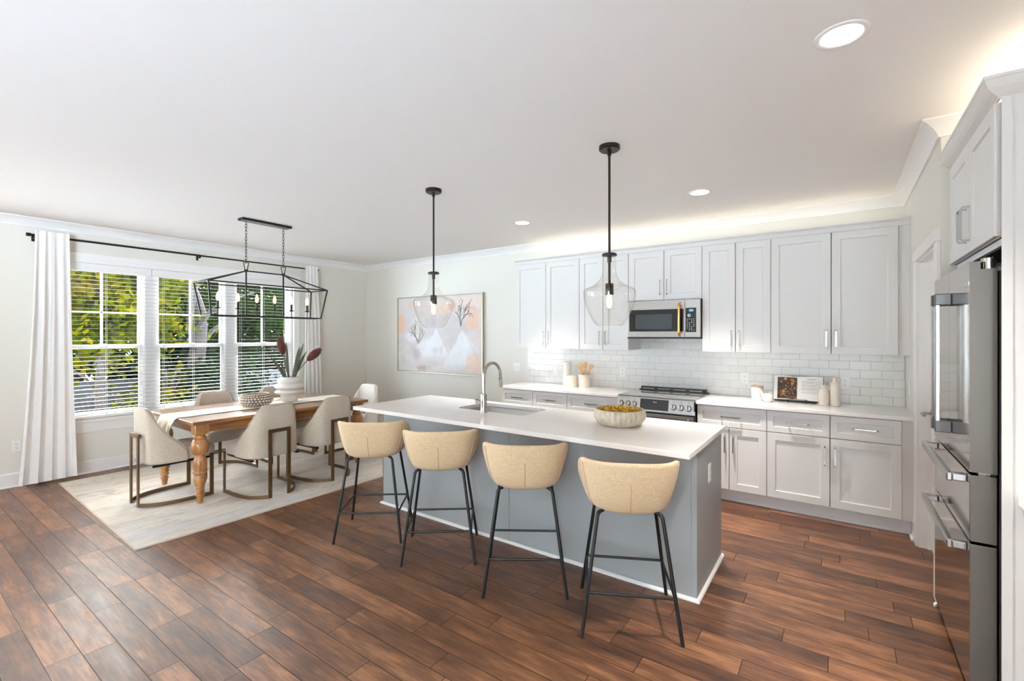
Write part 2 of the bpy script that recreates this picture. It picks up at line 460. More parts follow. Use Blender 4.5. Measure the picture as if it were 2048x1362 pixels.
# ------------------------------------------------------------------ mesh helpers
class MB:
    def __init__(s): s.v = []; s.f = []; s.mi = []; s.cur = 0
    def add(s, vs, fs):
        b = len(s.v); s.v += [tuple(v) for v in vs]
        s.f += [tuple(i + b for i in f) for f in fs]; s.mi += [s.cur] * len(fs)
        return s
    def box(s, x0, x1, y0, y1, z0, z1, bev=0.0):
        if x1 < x0: x0, x1 = x1, x0
        if y1 < y0: y0, y1 = y1, y0
        if z1 < z0: z0, z1 = z1, z0
        if bev <= 0:
            v = [(x, y, z) for z in (z0, z1) for y in (y0, y1) for x in (x0, x1)]
            return s.add(v, [(0, 2, 3, 1), (4, 5, 7, 6), (0, 1, 5, 4), (2, 6, 7, 3), (0, 4, 6, 2), (1, 3, 7, 5)])
        bm = bmesh.new()
        bmesh.ops.create_cube(bm, size=1)
        for v in bm.verts:
            v.co = Vector(((x0 + x1) / 2 + v.co.x * (x1 - x0), (y0 + y1) / 2 + v.co.y * (y1 - y0), (z0 + z1) / 2 + v.co.z * (z1 - z0)))
        bmesh.ops.bevel(bm, geom=list(bm.edges), offset=min(bev, .49 * min(x1 - x0, y1 - y0, z1 - z0)), segments=2, affect='EDGES', profile=0.5)
        bm.verts.index_update()
        s.add([v.co[:] for v in bm.verts], [[v.index for v in f.verts] for f in bm.faces]); bm.free()
        return s
    def prism(s, poly, a0, a1, axis='z'):
        """polygon (2d) extruded along an axis: z -> (x,y), y -> (x,z), x -> (y,z)"""
        n = len(poly)
        def P(p, a):
            return {'z': (p[0], p[1], a), 'y': (p[0], a, p[1]), 'x': (a, p[0], p[1])}[axis]
        v = [P(p, a0) for p in poly] + [P(p, a1) for p in poly]
        f = [tuple(range(n))[::-1], tuple(range(n, 2 * n))] + [(i, (i + 1) % n, n + (i + 1) % n, n + i) for i in range(n)]
        return s.add(v, f)
    def grid(s, rows, cu=False, cv=False, cap0=False, cap1=False):
        nr, nc = len(rows), len(rows[0])
        v = [p for r in rows for p in r]; f = []
        for i in range(nr if cv else nr - 1):
            for j in range(nc if cu else nc - 1):
                a = i * nc + j; b = i * nc + (j + 1) % nc; k = ((i + 1) % nr) * nc
                f.append((a, b, k + (j + 1) % nc, k + j))
        if cap0: f.append(tuple(range(nc))[::-1])
        if cap1: f.append(tuple(range((nr - 1) * nc, nr * nc)))
        return s.add(v, f)
    def lathe(s, prof, n=32, c=(0, 0, 0), cap0=False, cap1=False, rfun=None):
        rows = []
        for r, z in prof:
            rows.append([(c[0] + r * (rfun(2 * PI * k / n, z) if rfun else 1) * math.cos(2 * PI * k / n), c[1] + r * (rfun(2 * PI * k / n, z) if rfun else 1) * math.sin(2 * PI * k / n), c[2] + z) for k in range(n)])
        return s.grid(rows, cu=True, cap0=cap0, cap1=cap1)
    def tube(s, pts, r, n=8, caps=True, sec=None):
        """round (or sectioned) tube along points; sec = list of 2d offsets (side, up)"""
        P = [Vector(p) for p in pts]; rows = []
        up0 = Vector((0, 0, 1))
        prev = None
        for i, p in enumerate(P):
            if i == 0: t = (P[1] - P[0]).normalized()
            elif i == len(P) - 1: t = (P[-1] - P[-2]).normalized()
            else:
                t = ((P[i] - P[i - 1]).normalized() + (P[i + 1] - P[i]).normalized())
                t = t.normalized() if t.length > 1e-6 else (P[i + 1] - P[i]).normalized()
            if prev is None:
                up = up0 if abs(t.z) < 0.95 else Vector((0, 1, 0))
                side = t.cross(up).normalized()
            else:
                side = (prev - t * prev.dot(t))
                side = side.normalized() if side.length > 1e-6 else t.cross(up0).normalized()
            prev = side
            u = side.cross(t).normalized()
            k = 1.0
            if 0 < i < len(P) - 1:
                cs = (P[i] - P[i - 1]).normalized().dot((P[i + 1] - P[i]).normalized())
                k = 1 / max(0.5, math.sqrt((1 + cs) / 2)) if sec else 1.0
            ri = r[i] if isinstance(r, (list, tuple)) else r
            if sec: rows.append([p + side * a * k + u * b for a, b in sec])
            else: rows.append([p + (side * math.cos(2 * PI * j / n) + u * math.sin(2 * PI * j / n)) * ri for j in range(n)])
        return s.grid([[tuple(q) for q in r_] for r_ in rows], cu=True, cap0=caps, cap1=caps)
    def cyl(s, p0, p1, r, n=16, r1=None): return s.tube([p0, p1], [r, r if r1 is None else r1], n)
    def sphere(s, c, r, n=12, sc=(1, 1, 1)):
        rows = [[(c[0] + r * sc[0] * math.sin(PI * i / n) * math.cos(2 * PI * j / (2 * n)), c[1] + r * sc[1] * math.sin(PI * i / n) * math.sin(2 * PI * j / (2 * n)), c[2] + r * sc[2] * math.cos(PI * i / n)) for j in range(2 * n)] for i in range(1, n)]
        b = len(s.v)
        s.grid(rows, cu=True)
        m = 2 * n
        top = [(c[0], c[1], c[2] + r * sc[2]), (c[0], c[1], c[2] - r * sc[2])]
        bb = len(s.v); s.v += top
        for j in range(m):
            s.f.append((bb, b + j, b + (j + 1) % m)); s.f.append((bb + 1, b + (n - 2) * m + (j + 1) % m, b + (n - 2) * m + j)); s.mi += [s.cur] * 2
        return s


def link(o, parent=None):
    COL.objects.link(o)
    if parent: o.parent = parent
    return o


def obj(name, mb, m, parent=None, smooth=False, angle=40, loc=None, label=None):
    me = bpy.data.meshes.new(name)
    me.from_pydata(mb.v, [], mb.f)
    ms = m if isinstance(m, (list, tuple)) else [m]
    for q in ms: me.materials.append(M[q] if isinstance(q, str) else q)
    bm = bmesh.new(); bm.from_mesh(me)
    bmesh.ops.recalc_face_normals(bm, faces=bm.faces)
    bm.to_mesh(me); bm.free()
    if len(ms) > 1:
        for p, i in zip(me.polygons, mb.mi): p.material_index = i
    if smooth:
        me.shade_smooth()
        try: me.set_sharp_from_angle(angle=math.radians(angle))
        except Exception: pass
    me.update()
    o = bpy.data.objects.new(name, me)
    if loc: o.location = loc
    if label: o['label'] = label
    return link(o, parent)


def tag(o, label, cat, group=None):
    o['label'] = label; o['category'] = cat
    if group: o['group'] = group
    return o


def thing(name, label, cat, loc=(0, 0, 0), rz=0, group=None):
    o = bpy.data.objects.new(name, None)
    o.empty_display_size = 0.05
    o.location = loc; o.rotation_euler = (0, 0, rz)
    link(o)
    return tag(o, label, cat, group)


def struct(name, mb, m, parent=None, smooth=False, label=None):
    o = obj(name, mb, m, parent, smooth)
    if not parent: o['kind'] = 'structure'
    if label: o['label'] = label
    return o


def dup(root, loc, rz, label, group=None):
    r = root.copy(); COL.objects.link(r)
    r.location = loc; r.rotation_euler = (0, 0, rz); r['label'] = label
    if group: r['group'] = group
    def rec(a, b):
        for ch in list(a.children):
            c = ch.copy(); COL.objects.link(c); c.parent = b
            rec(ch, c)
    rec(root, r)
    return r


def smoothpath(pts, n=8):
    """Catmull-Rom through points"""
    P = [Vector(p) for p in pts]; out = []
    for i in range(len(P) - 1):
        a = P[i - 1] if i else P[0] * 2 - P[1]; b = P[i]; c = P[i + 1]; d = P[i + 2] if i + 2 < len(P) else P[-1] * 2 - P[-2]
        for k in range(n):
            t = k / n
            out.append(0.5 * ((2 * b) + (c - a) * t + (2 * a - 5 * b + 4 * c - d) * t * t + (3 * b - 3 * c + d - a) * t ** 3))
    out.append(P[-1])
    return [tuple(p) for p in out]


def rect(w, h): return [(-w / 2, -h / 2), (w / 2, -h / 2), (w / 2, h / 2), (-w / 2, h / 2)]


# ================================================================== ROOM
struct('floor', MB().box(XL - 0.15, XR2 + 0.1, YF, YB + 0.12, -0.10, 0.0), 'floor')
struct('ceiling', MB().box(XL - 0.15, XR2 + 0.1, YF, YB + 0.12, CEIL, CEIL + 0.12), 'ceiling')
# window wall with one wide opening for three windows
WY0, WY1, WZ0, WZ1 = 1.25, 3.92, 0.60, 2.36
b = MB(); xa, xb = XL - 0.15, XL
PY0, PY1, PZ = -1.95, 0.0, 2.20        # large window opening further along the same wall, outside the picture
b.box(xa, xb, YF, PY0, 0, CEIL); b.box(xa, xb, PY0, PY1, PZ, CEIL); b.box(xa, xb, PY0, PY1, 0, 0.45); b.box(xa, xb, PY1, WY0, 0, CEIL); b.box(xa, xb, WY1, YB, 0, CEIL); b.box(xa, xb, WY0, WY1, 0, WZ0); b.box(xa, xb, WY0, WY1, WZ1, CEIL)
struct('wall_left', b, 'wall')
# plain wall behind the camera
struct('wall_front', MB().box(XL - 0.15, XR2 + 0.1, YF - 0.12, YF, 0, CEIL), 'wall')
struct('wall_back', MB().box(XL - 0.15, XR2 + 0.1, YB, YB + 0.12, 0, CEIL), 'wall')
# pantry wall with door opening, its return and the fridge alcove wall
DY0, DY1, DZ = 3.66, 4.47, 2.075
b = MB(); xa, xb = XR, XR + 0.115
b.box(xa, xb, 3.55, DY0, 0, CEIL); b.box(xa, xb, DY1, YB, 0, CEIL); b.box(xa, xb, DY0, DY1, DZ, CEIL)
struct('wall_right', b, 'wall')
struct('wall_return', MB().box(XR + 0.115, XR2, 3.55, 3.665, 0, CEIL), 'wall')
QY0, QY1, QZ = -5.3, -2.6, 2.50       # unseen opening added behind the camera to let in light
b = MB(); b.box(XR2, XR2 + 0.1, YF, QY0, 0, CEIL); b.box(XR2, XR2 + 0.1, QY0, QY1, QZ, CEIL); b.box(XR2, XR2 + 0.1, QY1, 3.665, 0, CEIL)
struct('wall_alcove', b, 'wall')

# glazed tile field between worktop and wall cabinets
struct('wall_backsplash', MB().box(-3.425, 0.462, YB - 0.008, YB, 0.914, 1.52), 'tile')

# ---- cornice (coved crown) and baseboards, one piece per wall, mitred
CROWN = [(0, 0), (0.088, 0), (0.088, -0.010), (0.080, -0.014), (0.060, -0.026), (0.040, -0.044), (0.024, -0.064), (0.014, -0.080), (0.012, -0.092), (0, -0.092)]
BASE = [(0, 0), (0.032, 0), (0.032, 0.008), (0.026, 0.016), (0.016, 0.019), (0.016, 0.128), (0.010, 0.140), (0, 0.140)]


def run(name, p0, p1, inward, prof, z, e0, e1, m='trim'):
    """moulding from p0 to p1; e: +1 inside corner (shortens with offset), -1 outside corner, 0 square"""
    p0, p1 = Vector(p0), Vector(p1); d = (p1 - p0).normalized(); n = Vector(inward)
    A = [(*(p0 + n * u + d * u * e0), z + v) for u, v in prof]
    B = [(*(p1 + n * u - d * u * e1), z + v) for u, v in prof]
    k = len(prof); b = MB()
    b.add(A + B, [tuple(range(k))[::-1], tuple(range(k, 2 * k))] + [(i, (i + 1) % k, k + (i + 1) % k, k + i) for i in range(k)])
    return struct(name, b, m)


run('trim_1', (XL, YF), (XL, YB), (1, 0), CROWN, CEIL, 0, 1)
run('trim_2', (XL, YB), (XR, YB), (0, -1), CROWN, CEIL, 1, 1)
run('trim_3', (XR, YB), (XR, 3.55), (-1, 0), CROWN, CEIL, 1, -1)
run('trim_4', (XR, 3.55), (XR2, 3.55), (0, -1), CROWN, CEIL, -1, 1)
run('trim_5', (XR2, 3.55), (XR2, YF), (-1, 0), CROWN, CEIL, 1, 0)
run('baseboard_left', (XL, PY1), (XL, YB), (1, 0), BASE, 0, 0, 1)
run('baseboard_back', (XL, YB), (-3.42, YB), (0, -1), BASE, 0, 1, 0)
run('baseboard_right', (XR, 3.555), (XR, 3.550), (-1, 0), BASE, 0, 0, -1)
run('baseboard_corner', (XR, YB - 0.50), (XR, DY1 + 0.092), (-1, 0), BASE, 0, 0, 0)

# ---- windows ----
GX = XL - 0.100


def window(n, y0, y1):
    """one double-hung unit: y0..y1 outside of the frame"""
    root = bpy.data.objects.new('window_%d' % n, None); link(root); root['kind'] = 'structure'
    b = MB(); f = 0.03
    b.box(GX - 0.06, GX + 0.05, y0, y0 + f, WZ0, WZ1); b.box(GX - 0.06, GX + 0.05, y1 - f, y1, WZ0, WZ1)
    b.box(GX - 0.06, GX + 0.05, y0 + f, y1 - f, WZ0, WZ0 + f); b.box(GX - 0.06, GX + 0.05, y0 + f, y1 - f, WZ1 - f, WZ1)
    obj('window_frame', b, 'trim', root)
    def sash(nm, x, z0, z1, mun):
        b = MB(); s = 0.042; a0, a1 = y0 + f, y1 - f; t = 0.015
        b.box(x - t, x + t, a0, a0 + s, z0, z1, .004); b.box(x - t, x + t, a1 - s, a1, z0, z1, .004)
        b.box(x - t, x + t, a0 + s, a1 - s, z0, z0 + s, .004); b.box(x - t, x + t, a0 + s, a1 - s, z1 - s, z1, .004)
        o = obj(nm, b, 'trim', root)
        if mun:
            b = MB(); ym = (a0 + a1) / 2; zm = 1.80; w = 0.010
            b.box(x - 0.011, x + 0.011, ym - w, ym + w, z0 + s, z1 - s); b.box(x - 0.011, x + 0.011, a0 + s, a1 - s, zm - w, zm + w)
            obj('muntin', b, 'trim', o)
        obj('glass_pane', MB().box(x - 0.002, x + 0.002, a0 + s, a1 - s, z0 + s, z1 - s), 'pane', o)
    sash('lower_sash', GX + 0.022, WZ0 + f, 1.425, False)
    sash('upper_sash', GX - 0.018, 1.385, WZ1 - f, True)
    b = MB(); ym = (y0 + y1) / 2
    b.box(GX + 0.02, GX + 0.05, ym - 0.03, ym + 0.03, 1.425, 1.437, .003)
    obj('sash_lock', b, 'trim', root)


window(1, 1.255, 2.070); window(2, 2.140, 2.980); window(3, 3.060, 3.910)
n_trim = 6
for (y0, y1, z0, z1, x1) in ((2.050, 2.160, WZ0, WZ1, -0.045), (2.960, 3.080, WZ0, WZ1, -0.045),       # mullion boards
                             (1.165, 1.257, WZ0 - 0.02, WZ1, 0.018), (3.905, 3.995, WZ0 - 0.02, WZ1, 0.018),   # side casings
                             (1.145, 4.015, WZ1 - 0.02, WZ1 + 0.085, 0.022),                          # head casing
                             (1.165, 3.995, 0.455, 0.565, 0.018)):                                    # apron
    struct('trim_%d' % n_trim, MB().box(XL - 0.09 if x1 < 0 else XL, XL + x1, y0, y1, z0, z1, .003), 'trim'); n_trim += 1
struct('trim_%d' % n_trim, MB().box(XL - 0.06, XL + 0.045, 1.135, 4.025, 0.565, 0.597, .006), 'trim'); n_trim += 1   # stool

# ---- pantry door, casing and jamb ----
b = MB(); xc = XR - 0.018
b.box(xc, XR, DY0 - 0.095, DY0 + 0.006, 0, DZ, .003); b.box(xc, XR, DY1 - 0.006, DY1 + 0.095, 0, DZ, .003)
b.box(xc - 0.004, XR, DY0 - 0.107, DY1 + 0.107, DZ, DZ + 0.075, .003)
struct('trim_%d' % n_trim, b, 'trim'); n_trim += 1
b = MB()
b.box(XR, XR + 0.115, DY0, DY0 + 0.016, 0, DZ); b.box(XR, XR + 0.115, DY1 - 0.016, DY1, 0, DZ); b.box(XR, XR + 0.115, DY0 + .016, DY1 - .016, DZ - 0.016, DZ)
b.box(XR + 0.050, XR + 0.066, DY0 + .016, DY0 + 0.028, 0, DZ - .016); b.box(XR + 0.050, XR + 0.066, DY1 - 0.028, DY1 - .016, 0, DZ - .016)
struct('trim_%d' % n_trim, b, 'trim'); n_trim += 1


def shaker(w, h, t=0.019, s=0.062, rec=0.009, bev=0.0):
    """one recessed-panel front: local x 0..w, z 0..h, front face at y=0, body behind (+y)"""
    o = [(0, 0), (w, 0), (w, h), (0, h)]; i = [(s, s), (w - s, s), (w - s, h - s), (s, h - s)]
    c = 0.0015
    oc = [(c, c), (w - c, c), (w - c, h - c), (c, h - c)]
    k = 0.003
    i2 = [(s + k, s + k), (w - s - k, s + k), (w - s - k, h - s - k), (s + k, h - s - k)]
    V = [(x, t, z) for x, z in o] + [(x, c, z) for x, z in o] + [(x, 0, z) for x, z in oc] + [(x, 0, z) for x, z in i] + [(x, rec, z) for x, z in i2]
    Fc = [(0, 1, 2, 3), (16, 17, 18, 19)]
    for a in range(4):
        for j in range(4):
            q = (j + 1) % 4
            Fc.append((a * 4 + j, a * 4 + q, a * 4 + 4 + q, a * 4 + 4 + j))
    return MB().add(V, Fc)


droot = bpy.data.objects.new('door_1', None); link(droot); droot['kind'] = 'structure'
droot.location = (XR + 0.066, DY1 - 0.018, 0.012); droot.rotation_euler = (0, 0, -PI / 2)
dw = DY1 - DY0 - 0.036
b = MB(); b.box(0, dw, 0.012, 0.035, 0, DZ - 0.032)
for (a0, a1, z0, z1) in ((0, .11, 0, 2.04), (dw - .11, dw, 0, 2.04), (.11, dw - .11, 0, .22), (.11, dw - .11, .95, 1.08), (.11, dw - .11, 1.92, 2.04)):
    b.box(a0, a1, 0, 0.012, z0, z1)
obj('door_slab', b, 'trim', droot)
b = MB(); b.cyl((0.065, 0, 0.97), (0.065, -0.008, 0.97), 0.03, 20); b.cyl((0.065, -0.008, 0.97), (0.065, -0.055, 0.97), 0.010, 12)
b.tube(smoothpath([(0.065, -0.055, 0.97), (0.10, -0.060, 0.972), (0.175, -0.055, 0.968)], 4), 0.009, 10)
obj('door_handle', b, 'nickel', droot, True)

# ================================================================== CABINETS
CT = 0.914          # perimeter worktop height
UY, UZ0, UZ1 = 4.886, 1.372, 2.430
BYF = 4.632         # base cabinet door front plane


def pull(name, p0, p1, out, parent, m='chrome', r=0.0055, so=0.032):
    """arched bar pull between two points on the face; out = unit vector away from the face"""
    p0, p1, n = Vector(p0), Vector(p1), Vector(out)
    d = (p1 - p0).normalized()
    pts = [p0, p0 + n * so * 0.75, p0 + n * so + d * so * 0.3, p1 + n * so - d * so * 0.3, p1 + n * so * 0.75, p1]
    b = MB(); b.tube(pts, r, 8, sec=[(math.cos(a) * r * 1.15, math.sin(a) * r * 1.15) for a in (PI / 4, 3 * PI / 4, 5 * PI / 4, 7 * PI / 4)])
    return obj(name, b, m, parent)


G = 0.0032


def wall_cabinet(label, x0, x1, split, z0=UZ0, z1=UZ1, y=UY, depth=None):
    t = thing('wall_cabinet', label, 'cabinet', (x0, y, z0), group='white wall cabinets')
    d = (YB - 0.008 - y) if depth is None else depth
    w, h = x1 - x0, z1 - z0
    b = MB(); b.box(0.0006, w - 0.0006, 0.048, d - 0.001, 0.0005, h - 0.0005)
    b.box(0.0006, 0.004, 0.0195, 0.048, 0, h); b.box(w - 0.004, w - 0.0006, 0.0195, 0.048, 0, h); b.box(0.004, w - 0.004, 0.0195, 0.048, 0, 0.012); b.box(0.004, w - 0.004, 0.0195, 0.048, h - 0.004, h)
    obj('carcass', b, 'cab', t)
    for a0, a1, hx in ((0, split - x0, 'r'), (split - x0, w, 'l')):
        dr = obj('door', shaker(a1 - a0 - 2 * G, h - 0.009), 'cab', t, loc=(a0 + G, 0, 0.002))
        xx = (a1 - a0 - 2 * G - 0.032) if hx == 'r' else 0.032
        pull('handle', (xx, 0, 0.055), (xx, 0, 0.205), (0, -1, 0), dr)
    return t


wall_cabinet('white two-door wall cabinet at the end of the row beside the framed painting', -3.384, -2.479, -2.932)
wall_cabinet('narrow white two-door wall cabinet beside the microwave and above the utensil crock', -2.479, -1.883, -2.181)
wall_cabinet('short white two-door wall cabinet directly above the microwave', -1.883, -1.119, -1.497, z0=1.905)
wall_cabinet('narrow white two-door wall cabinet between the microwave and the widest-door cabinet', -1.119, -0.516, -0.814)
wall_cabinet('wide white two-door wall cabinet above the open cookbook next to the pantry wall', -0.516, 0.394, -0.056)
# filler between last cabinet and pantry wall and the cornice over the row
struct('trim_%d' % n_trim, MB().box(0.3945, XR - 0.001, UY + 0.022, YB - 0.01, UZ0, UZ1), 'cab'); n_trim += 1
b = MB()
pr = [(UY + 0.02, UZ1 + 0.001), (UY + 0.012, UZ1 + 0.001), (UY + 0.010, UZ1 + 0.036), (UY - 0.004, UZ1 + 0.046), (UY - 0.012, UZ1 + 0.050), (UY - 0.012, UZ1 + 0.062), (UY + 0.02, UZ1 + 0.062)]
b.prism(pr, -3.396, XR - 0.001, 'x')
b.box(-3.396, -3.372, UY + 0.02, YB - 0.01, UZ1 + 0.001, UZ1 + 0.062)
struct('trim_%d' % n_trim, b, 'cab'); n_trim += 1


def base_cabinet(label, x0, x1, drawers, doors):
    """drawers / doors: lists of (x0, x1[, handle side])"""
    t = thing('base_cabinet', label, 'cabinet', (x0, BYF, 0), group='white base cabinets')
    w = x1 - x0
    b = MB(); b.box(0.0006, w - 0.0006, 0.048, YB - 0.01 - BYF, 0.112, CT - 0.031)
    b.box(0.0006, 0.004, 0.0195, 0.048, 0.112, CT - 0.031); b.box(w - 0.004, w - 0.0006, 0.0195, 0.048, 0.112, CT - 0.031); b.box(0.004, w - 0.004, 0.0195, 0.048, 0.112, 0.118); b.box(0.004, w - 0.004, 0.0195, 0.048, 0.878, CT - 0.031)
    obj('carcass', b, 'cab', t)
    for a0, a1 in drawers:
        a0 -= x0; a1 -= x0
        dr = obj('drawer', shaker(a1 - a0 - 2 * G, 0.184, s=0.048), 'cab', t, loc=(a0 + G, 0, 0.692))
        c = (a1 - a0) / 2
        pull('handle', (c - 0.078, 0, 0.095), (c + 0.078, 0, 0.095), (0, -1, 0), dr)
    for a0, a1, side in doors:
        a0 -= x0; a1 -= x0; w_ = a1 - a0 - 2 * G
        dr = obj('door', shaker(w_, 0.565), 'cab', t, loc=(a0 + G, 0, 0.121))
        xx = w_ - 0.032 if side == 'r' else 0.032
        pull('handle', (xx, 0, 0.345), (xx, 0, 0.497), (0, -1, 0), dr)
    return t


base_cabinet('white base cabinet with two small drawers at the end of the run behind the sink', -3.413, -2.504, [(-3.413, -2.960), (-2.960, -2.504)], [(-3.413, -2.960, 'r'), (-2.960, -2.504, 'l')])
base_cabinet('white base cabinet with one wide drawer beside the range, under the utensil crock', -2.504, -1.899, [(-2.504, -1.899)], [(-2.504, -2.201, 'r'), (-2.201, -1.899, 'l')])
base_cabinet('white base cabinet with one drawer over two narrow doors just past the range', -1.106, -0.520, [(-1.106, -0.520)], [(-1.106, -0.824, 'r'), (-0.824, -0.520, 'l')])
base_cabinet('wide white base cabinet with two drawers over two doors next to the pantry door', -0.520, 0.395, [(-0.520, -0.061), (-0.061, 0.395)], [(-0.520, -0.061, 'r'), (-0.061, 0.395, 'l')])
b = MB(); b.box(0.3955, XR - 0.001, BYF + 0.022, BYF + 0.05, 0.112, CT - 0.031)
struct('trim_%d' % n_trim, b, 'cab'); n_trim += 1
for x0, x1 in ((-3.41, -1.899), (-1.106, XR - 0.001)):
    b = MB(); b.box(x0, x1, BYF + 0.085, BYF + 0.10, 0, 0.111)
    b.prism([(BYF + 0.085, 0), (BYF + 0.067, 0), (BYF + 0.069, 0.010), (BYF + 0.076, 0.017), (BYF + 0.085, 0.019)], x0, x1, 'x')
    struct('trim_%d' % n_trim, b, 'toe'); n_trim += 1

WF = 4.606
for x0, x1, lb in ((-3.432, -1.8935, 'white quartz worktop on the base cabinets under the utensil crock and ribbed canister'), (-1.1105, XR - 0.001, 'white quartz worktop on the base cabinets under the cookbook and jugs')):
    tag(obj('worktop', MB().box(x0, x1, WF, YB - 0.009, CT - 0.030, CT, .003), 'quartz'), lb, 'worktop', 'quartz worktops along the wall')

# ---- slide-in range ----
t = thing('range_cooker', 'stainless slide-in electric range with six front knobs under the microwave', 'range', (-1.890, 4.585, 0))
RW = 0.776
obj('body', MB().box(0, RW, 0.045, 0.645, 0.10, 0.895), 'steelb', t)
obj('cooktop', MB().box(0.0, RW, 0.035, 0.575, 0.905, 0.922, .003), 'cooktop', t)
b = MB()
b.tube([(0.05, 0.612, 0.945), (RW - 0.03, 0.612, 0.945)], 0.02, 8, sec=rect(0.060, 0.030))
b.box(0.03, RW - 0.012, 0.575, 0.648, 0.9, 0.929)
obj('rear_vent', b, 'blackp', t)
b = MB()
for k in range(4):
    b.box(0.07 + k * 0.17, 0.07 + k * 0.17 + 0.13, 0.576, 0.5815, 0.937, 0.944)
obj('vent_slot', b, 'steelb', t)
# control fascia leaning back
fz0, fz1, fy0, fy1 = 0.775, 0.905, 0.0, 0.030
obj('control_panel', MB().prism([(fy0, fz0), (fy1, fz1), (0.06, fz1), (0.06, fz0)], 0, RW, 'x'), 'steelb', t)
nrm = Vector((0, -(fz1 - fz0), fy1 - fy0)).normalized()
def fp(x, q): return Vector((x, fy0 + (fy1 - fy0) * q, fz0 + (fz1 - fz0) * q))
b = MB(); x0, x1 = 0.242, 0.524
v = [fp(x0, .13), fp(x1, .13), fp(x1, .93), fp(x0, .93)]
b.add([tuple(p + nrm * 0.0005) for p in v] + [tuple(p + nrm * 0.003) for p in v], [(0, 1, 2, 3), (4, 5, 6, 7), (0, 1, 5, 4), (1, 2, 6, 5), (2, 3, 7, 6), (3, 0, 4, 7)])
dp = obj('display', b, 'blackg', t)
b = MB()
for k, ww in enumerate((0.006, 0.003, 0.004, 0.003, 0.004)):
    p = fp(0.372 + k * 0.008, 0.70)
    b.box(p.x, p.x + ww, p.y - 0.0045, p.y - 0.0035, p.z, p.z + 0.006)
obj('clock_digit', b, 'glyph', dp)
for x in (0.040, 0.113, 0.180, 0.573, 0.645, 0.715):
    p = fp(x, 0.46)
    kn = obj('knob', MB().cyl(p, p + nrm * 0.030, 0.0255, 24, 0.023), 'chrome', t, True)
    obj('knob_skirt', MB().cyl(p, p + nrm * 0.006, 0.030, 24), 'dark', kn, True)
    q = p + nrm * 0.030
    obj('knob_grip', MB().box(q.x - 0.005, q.x + 0.005, q.y - 0.004, q.y + 0.002, q.z - 0.023, q.z + 0.023, .002), 'steelh', kn)
    q = fp(x, 0.86)
    obj('knob_mark', MB().box(q.x - 0.003, q.x + 0.003, q.y - 0.002, q.y + 0.0005, q.z - 0.003, q.z + 0.003), 'glyphd', kn)
obj('gap', MB().box(0.004, RW - 0.004, 0.012, 0.06, 0.757, 0.776), 'blackp', t)
dr = obj('oven_door', MB().box(0.006, RW - 0.006, 0.008, 0.045, 0.24, 0.756, .004), 'steelb', t)
obj('oven_window', MB().box(0.09, RW - 0.09, 0.005, 0.0085, 0.33, 0.655, .001), 'blackg', dr)
b = MB(); b.cyl((0.045, -0.045, 0.712), (RW - 0.045, -0.045, 0.712), 0.013, 16)
for x in (0.075, RW - 0.075): b.cyl((x, 0.008, 0.712), (x, -0.045, 0.712), 0.011, 12)
obj('oven_handle', b, 'steelh', dr, True)
obj('storage_drawer', MB().box(0.006, RW - 0.006, 0.008, 0.045, 0.105, 0.232, .004), 'steelb', t)
obj('side_trim', MB().box(RW - 0.012, RW, 0.008, 0.062, 0.105, 0.90), 'blackp', t)
for x in (0.05, RW - 0.05):
    for y in (0.1, 0.58): obj('foot', MB().cyl((x, y, 0), (x, y, 0.10), 0.02, 10), 'blackp', t)

# ---- over-the-range microwave ----
mx0, mx1, mz0, mz1, my = -1.880, -1.122, 1.500, 1.900, 4.842
t = thing('microwave', 'stainless over-the-range microwave with copper handle below the short wall cabinet', 'microwave', (mx0, my, mz0))
mw, mh = mx1 - mx0, mz1 - mz0
obj('body', MB().box(0.001, mw - 0.001, 0.03, YB - 0.012 - my, 0.012, mh), 'blackp', t)
dr = obj('door', MB().box(0.002, 0.604, 0.0, 0.03, 0.016, mh, .003), 'steelb', t)
obj('door_glass', MB().box(0.025, 0.595, -0.002, 0.001, 0.075, 0.305, .001), 'blackg', dr)
obj('window_screen', MB().box(0.095, 0.480, -0.0035, -0.0018, 0.100, 0.255, .001), 'screen', dr)
b = MB(); b.tube(smoothpath([(0.560, 0, 0.035), (0.560, -0.030, 0.045), (0.560, -0.042, 0.085), (0.560, -0.042, 0.315), (0.560, -0.030, 0.350), (0.560, 0, 0.360)], 5), 0.013, 12)
obj('handle', b, 'brass', dr, True)
cp = obj('control_frame', MB().box(0.606, mw - 0.002, 0.0, 0.03, 0.016, mh, .003), 'steelb', t)
obj('control_panel', MB().box(0.612, 0.716, -0.002, 0.001, 0.068, 0.312, .001), 'blackg', cp)
obj('display', MB().box(0.648, 0.690, -0.0035, -0.0018, 0.276, 0.296), 'display', cp)
obj('dial', MB().cyl((0.652, -0.002, 0.235), (0.652, -0.018, 0.235), 0.017, 20), 'steelh', cp, True)
b = MB()
for r_ in range(7):
    for c_ in range(4):
        if (r_ * 5 + c_ * 3) % 7: b.box(0.626 + c_ * 0.021, 0.626 + c_ * 0.021 + 0.010, -0.0035, -0.0018, 0.088 + r_ * 0.018, 0.092 + r_ * 0.018)
obj('button_print', b, 'glyph', cp)
obj('base_grille', MB().box(0.0, mw, 0.004, 0.39, 0.0, 0.014), 'blackp', t)

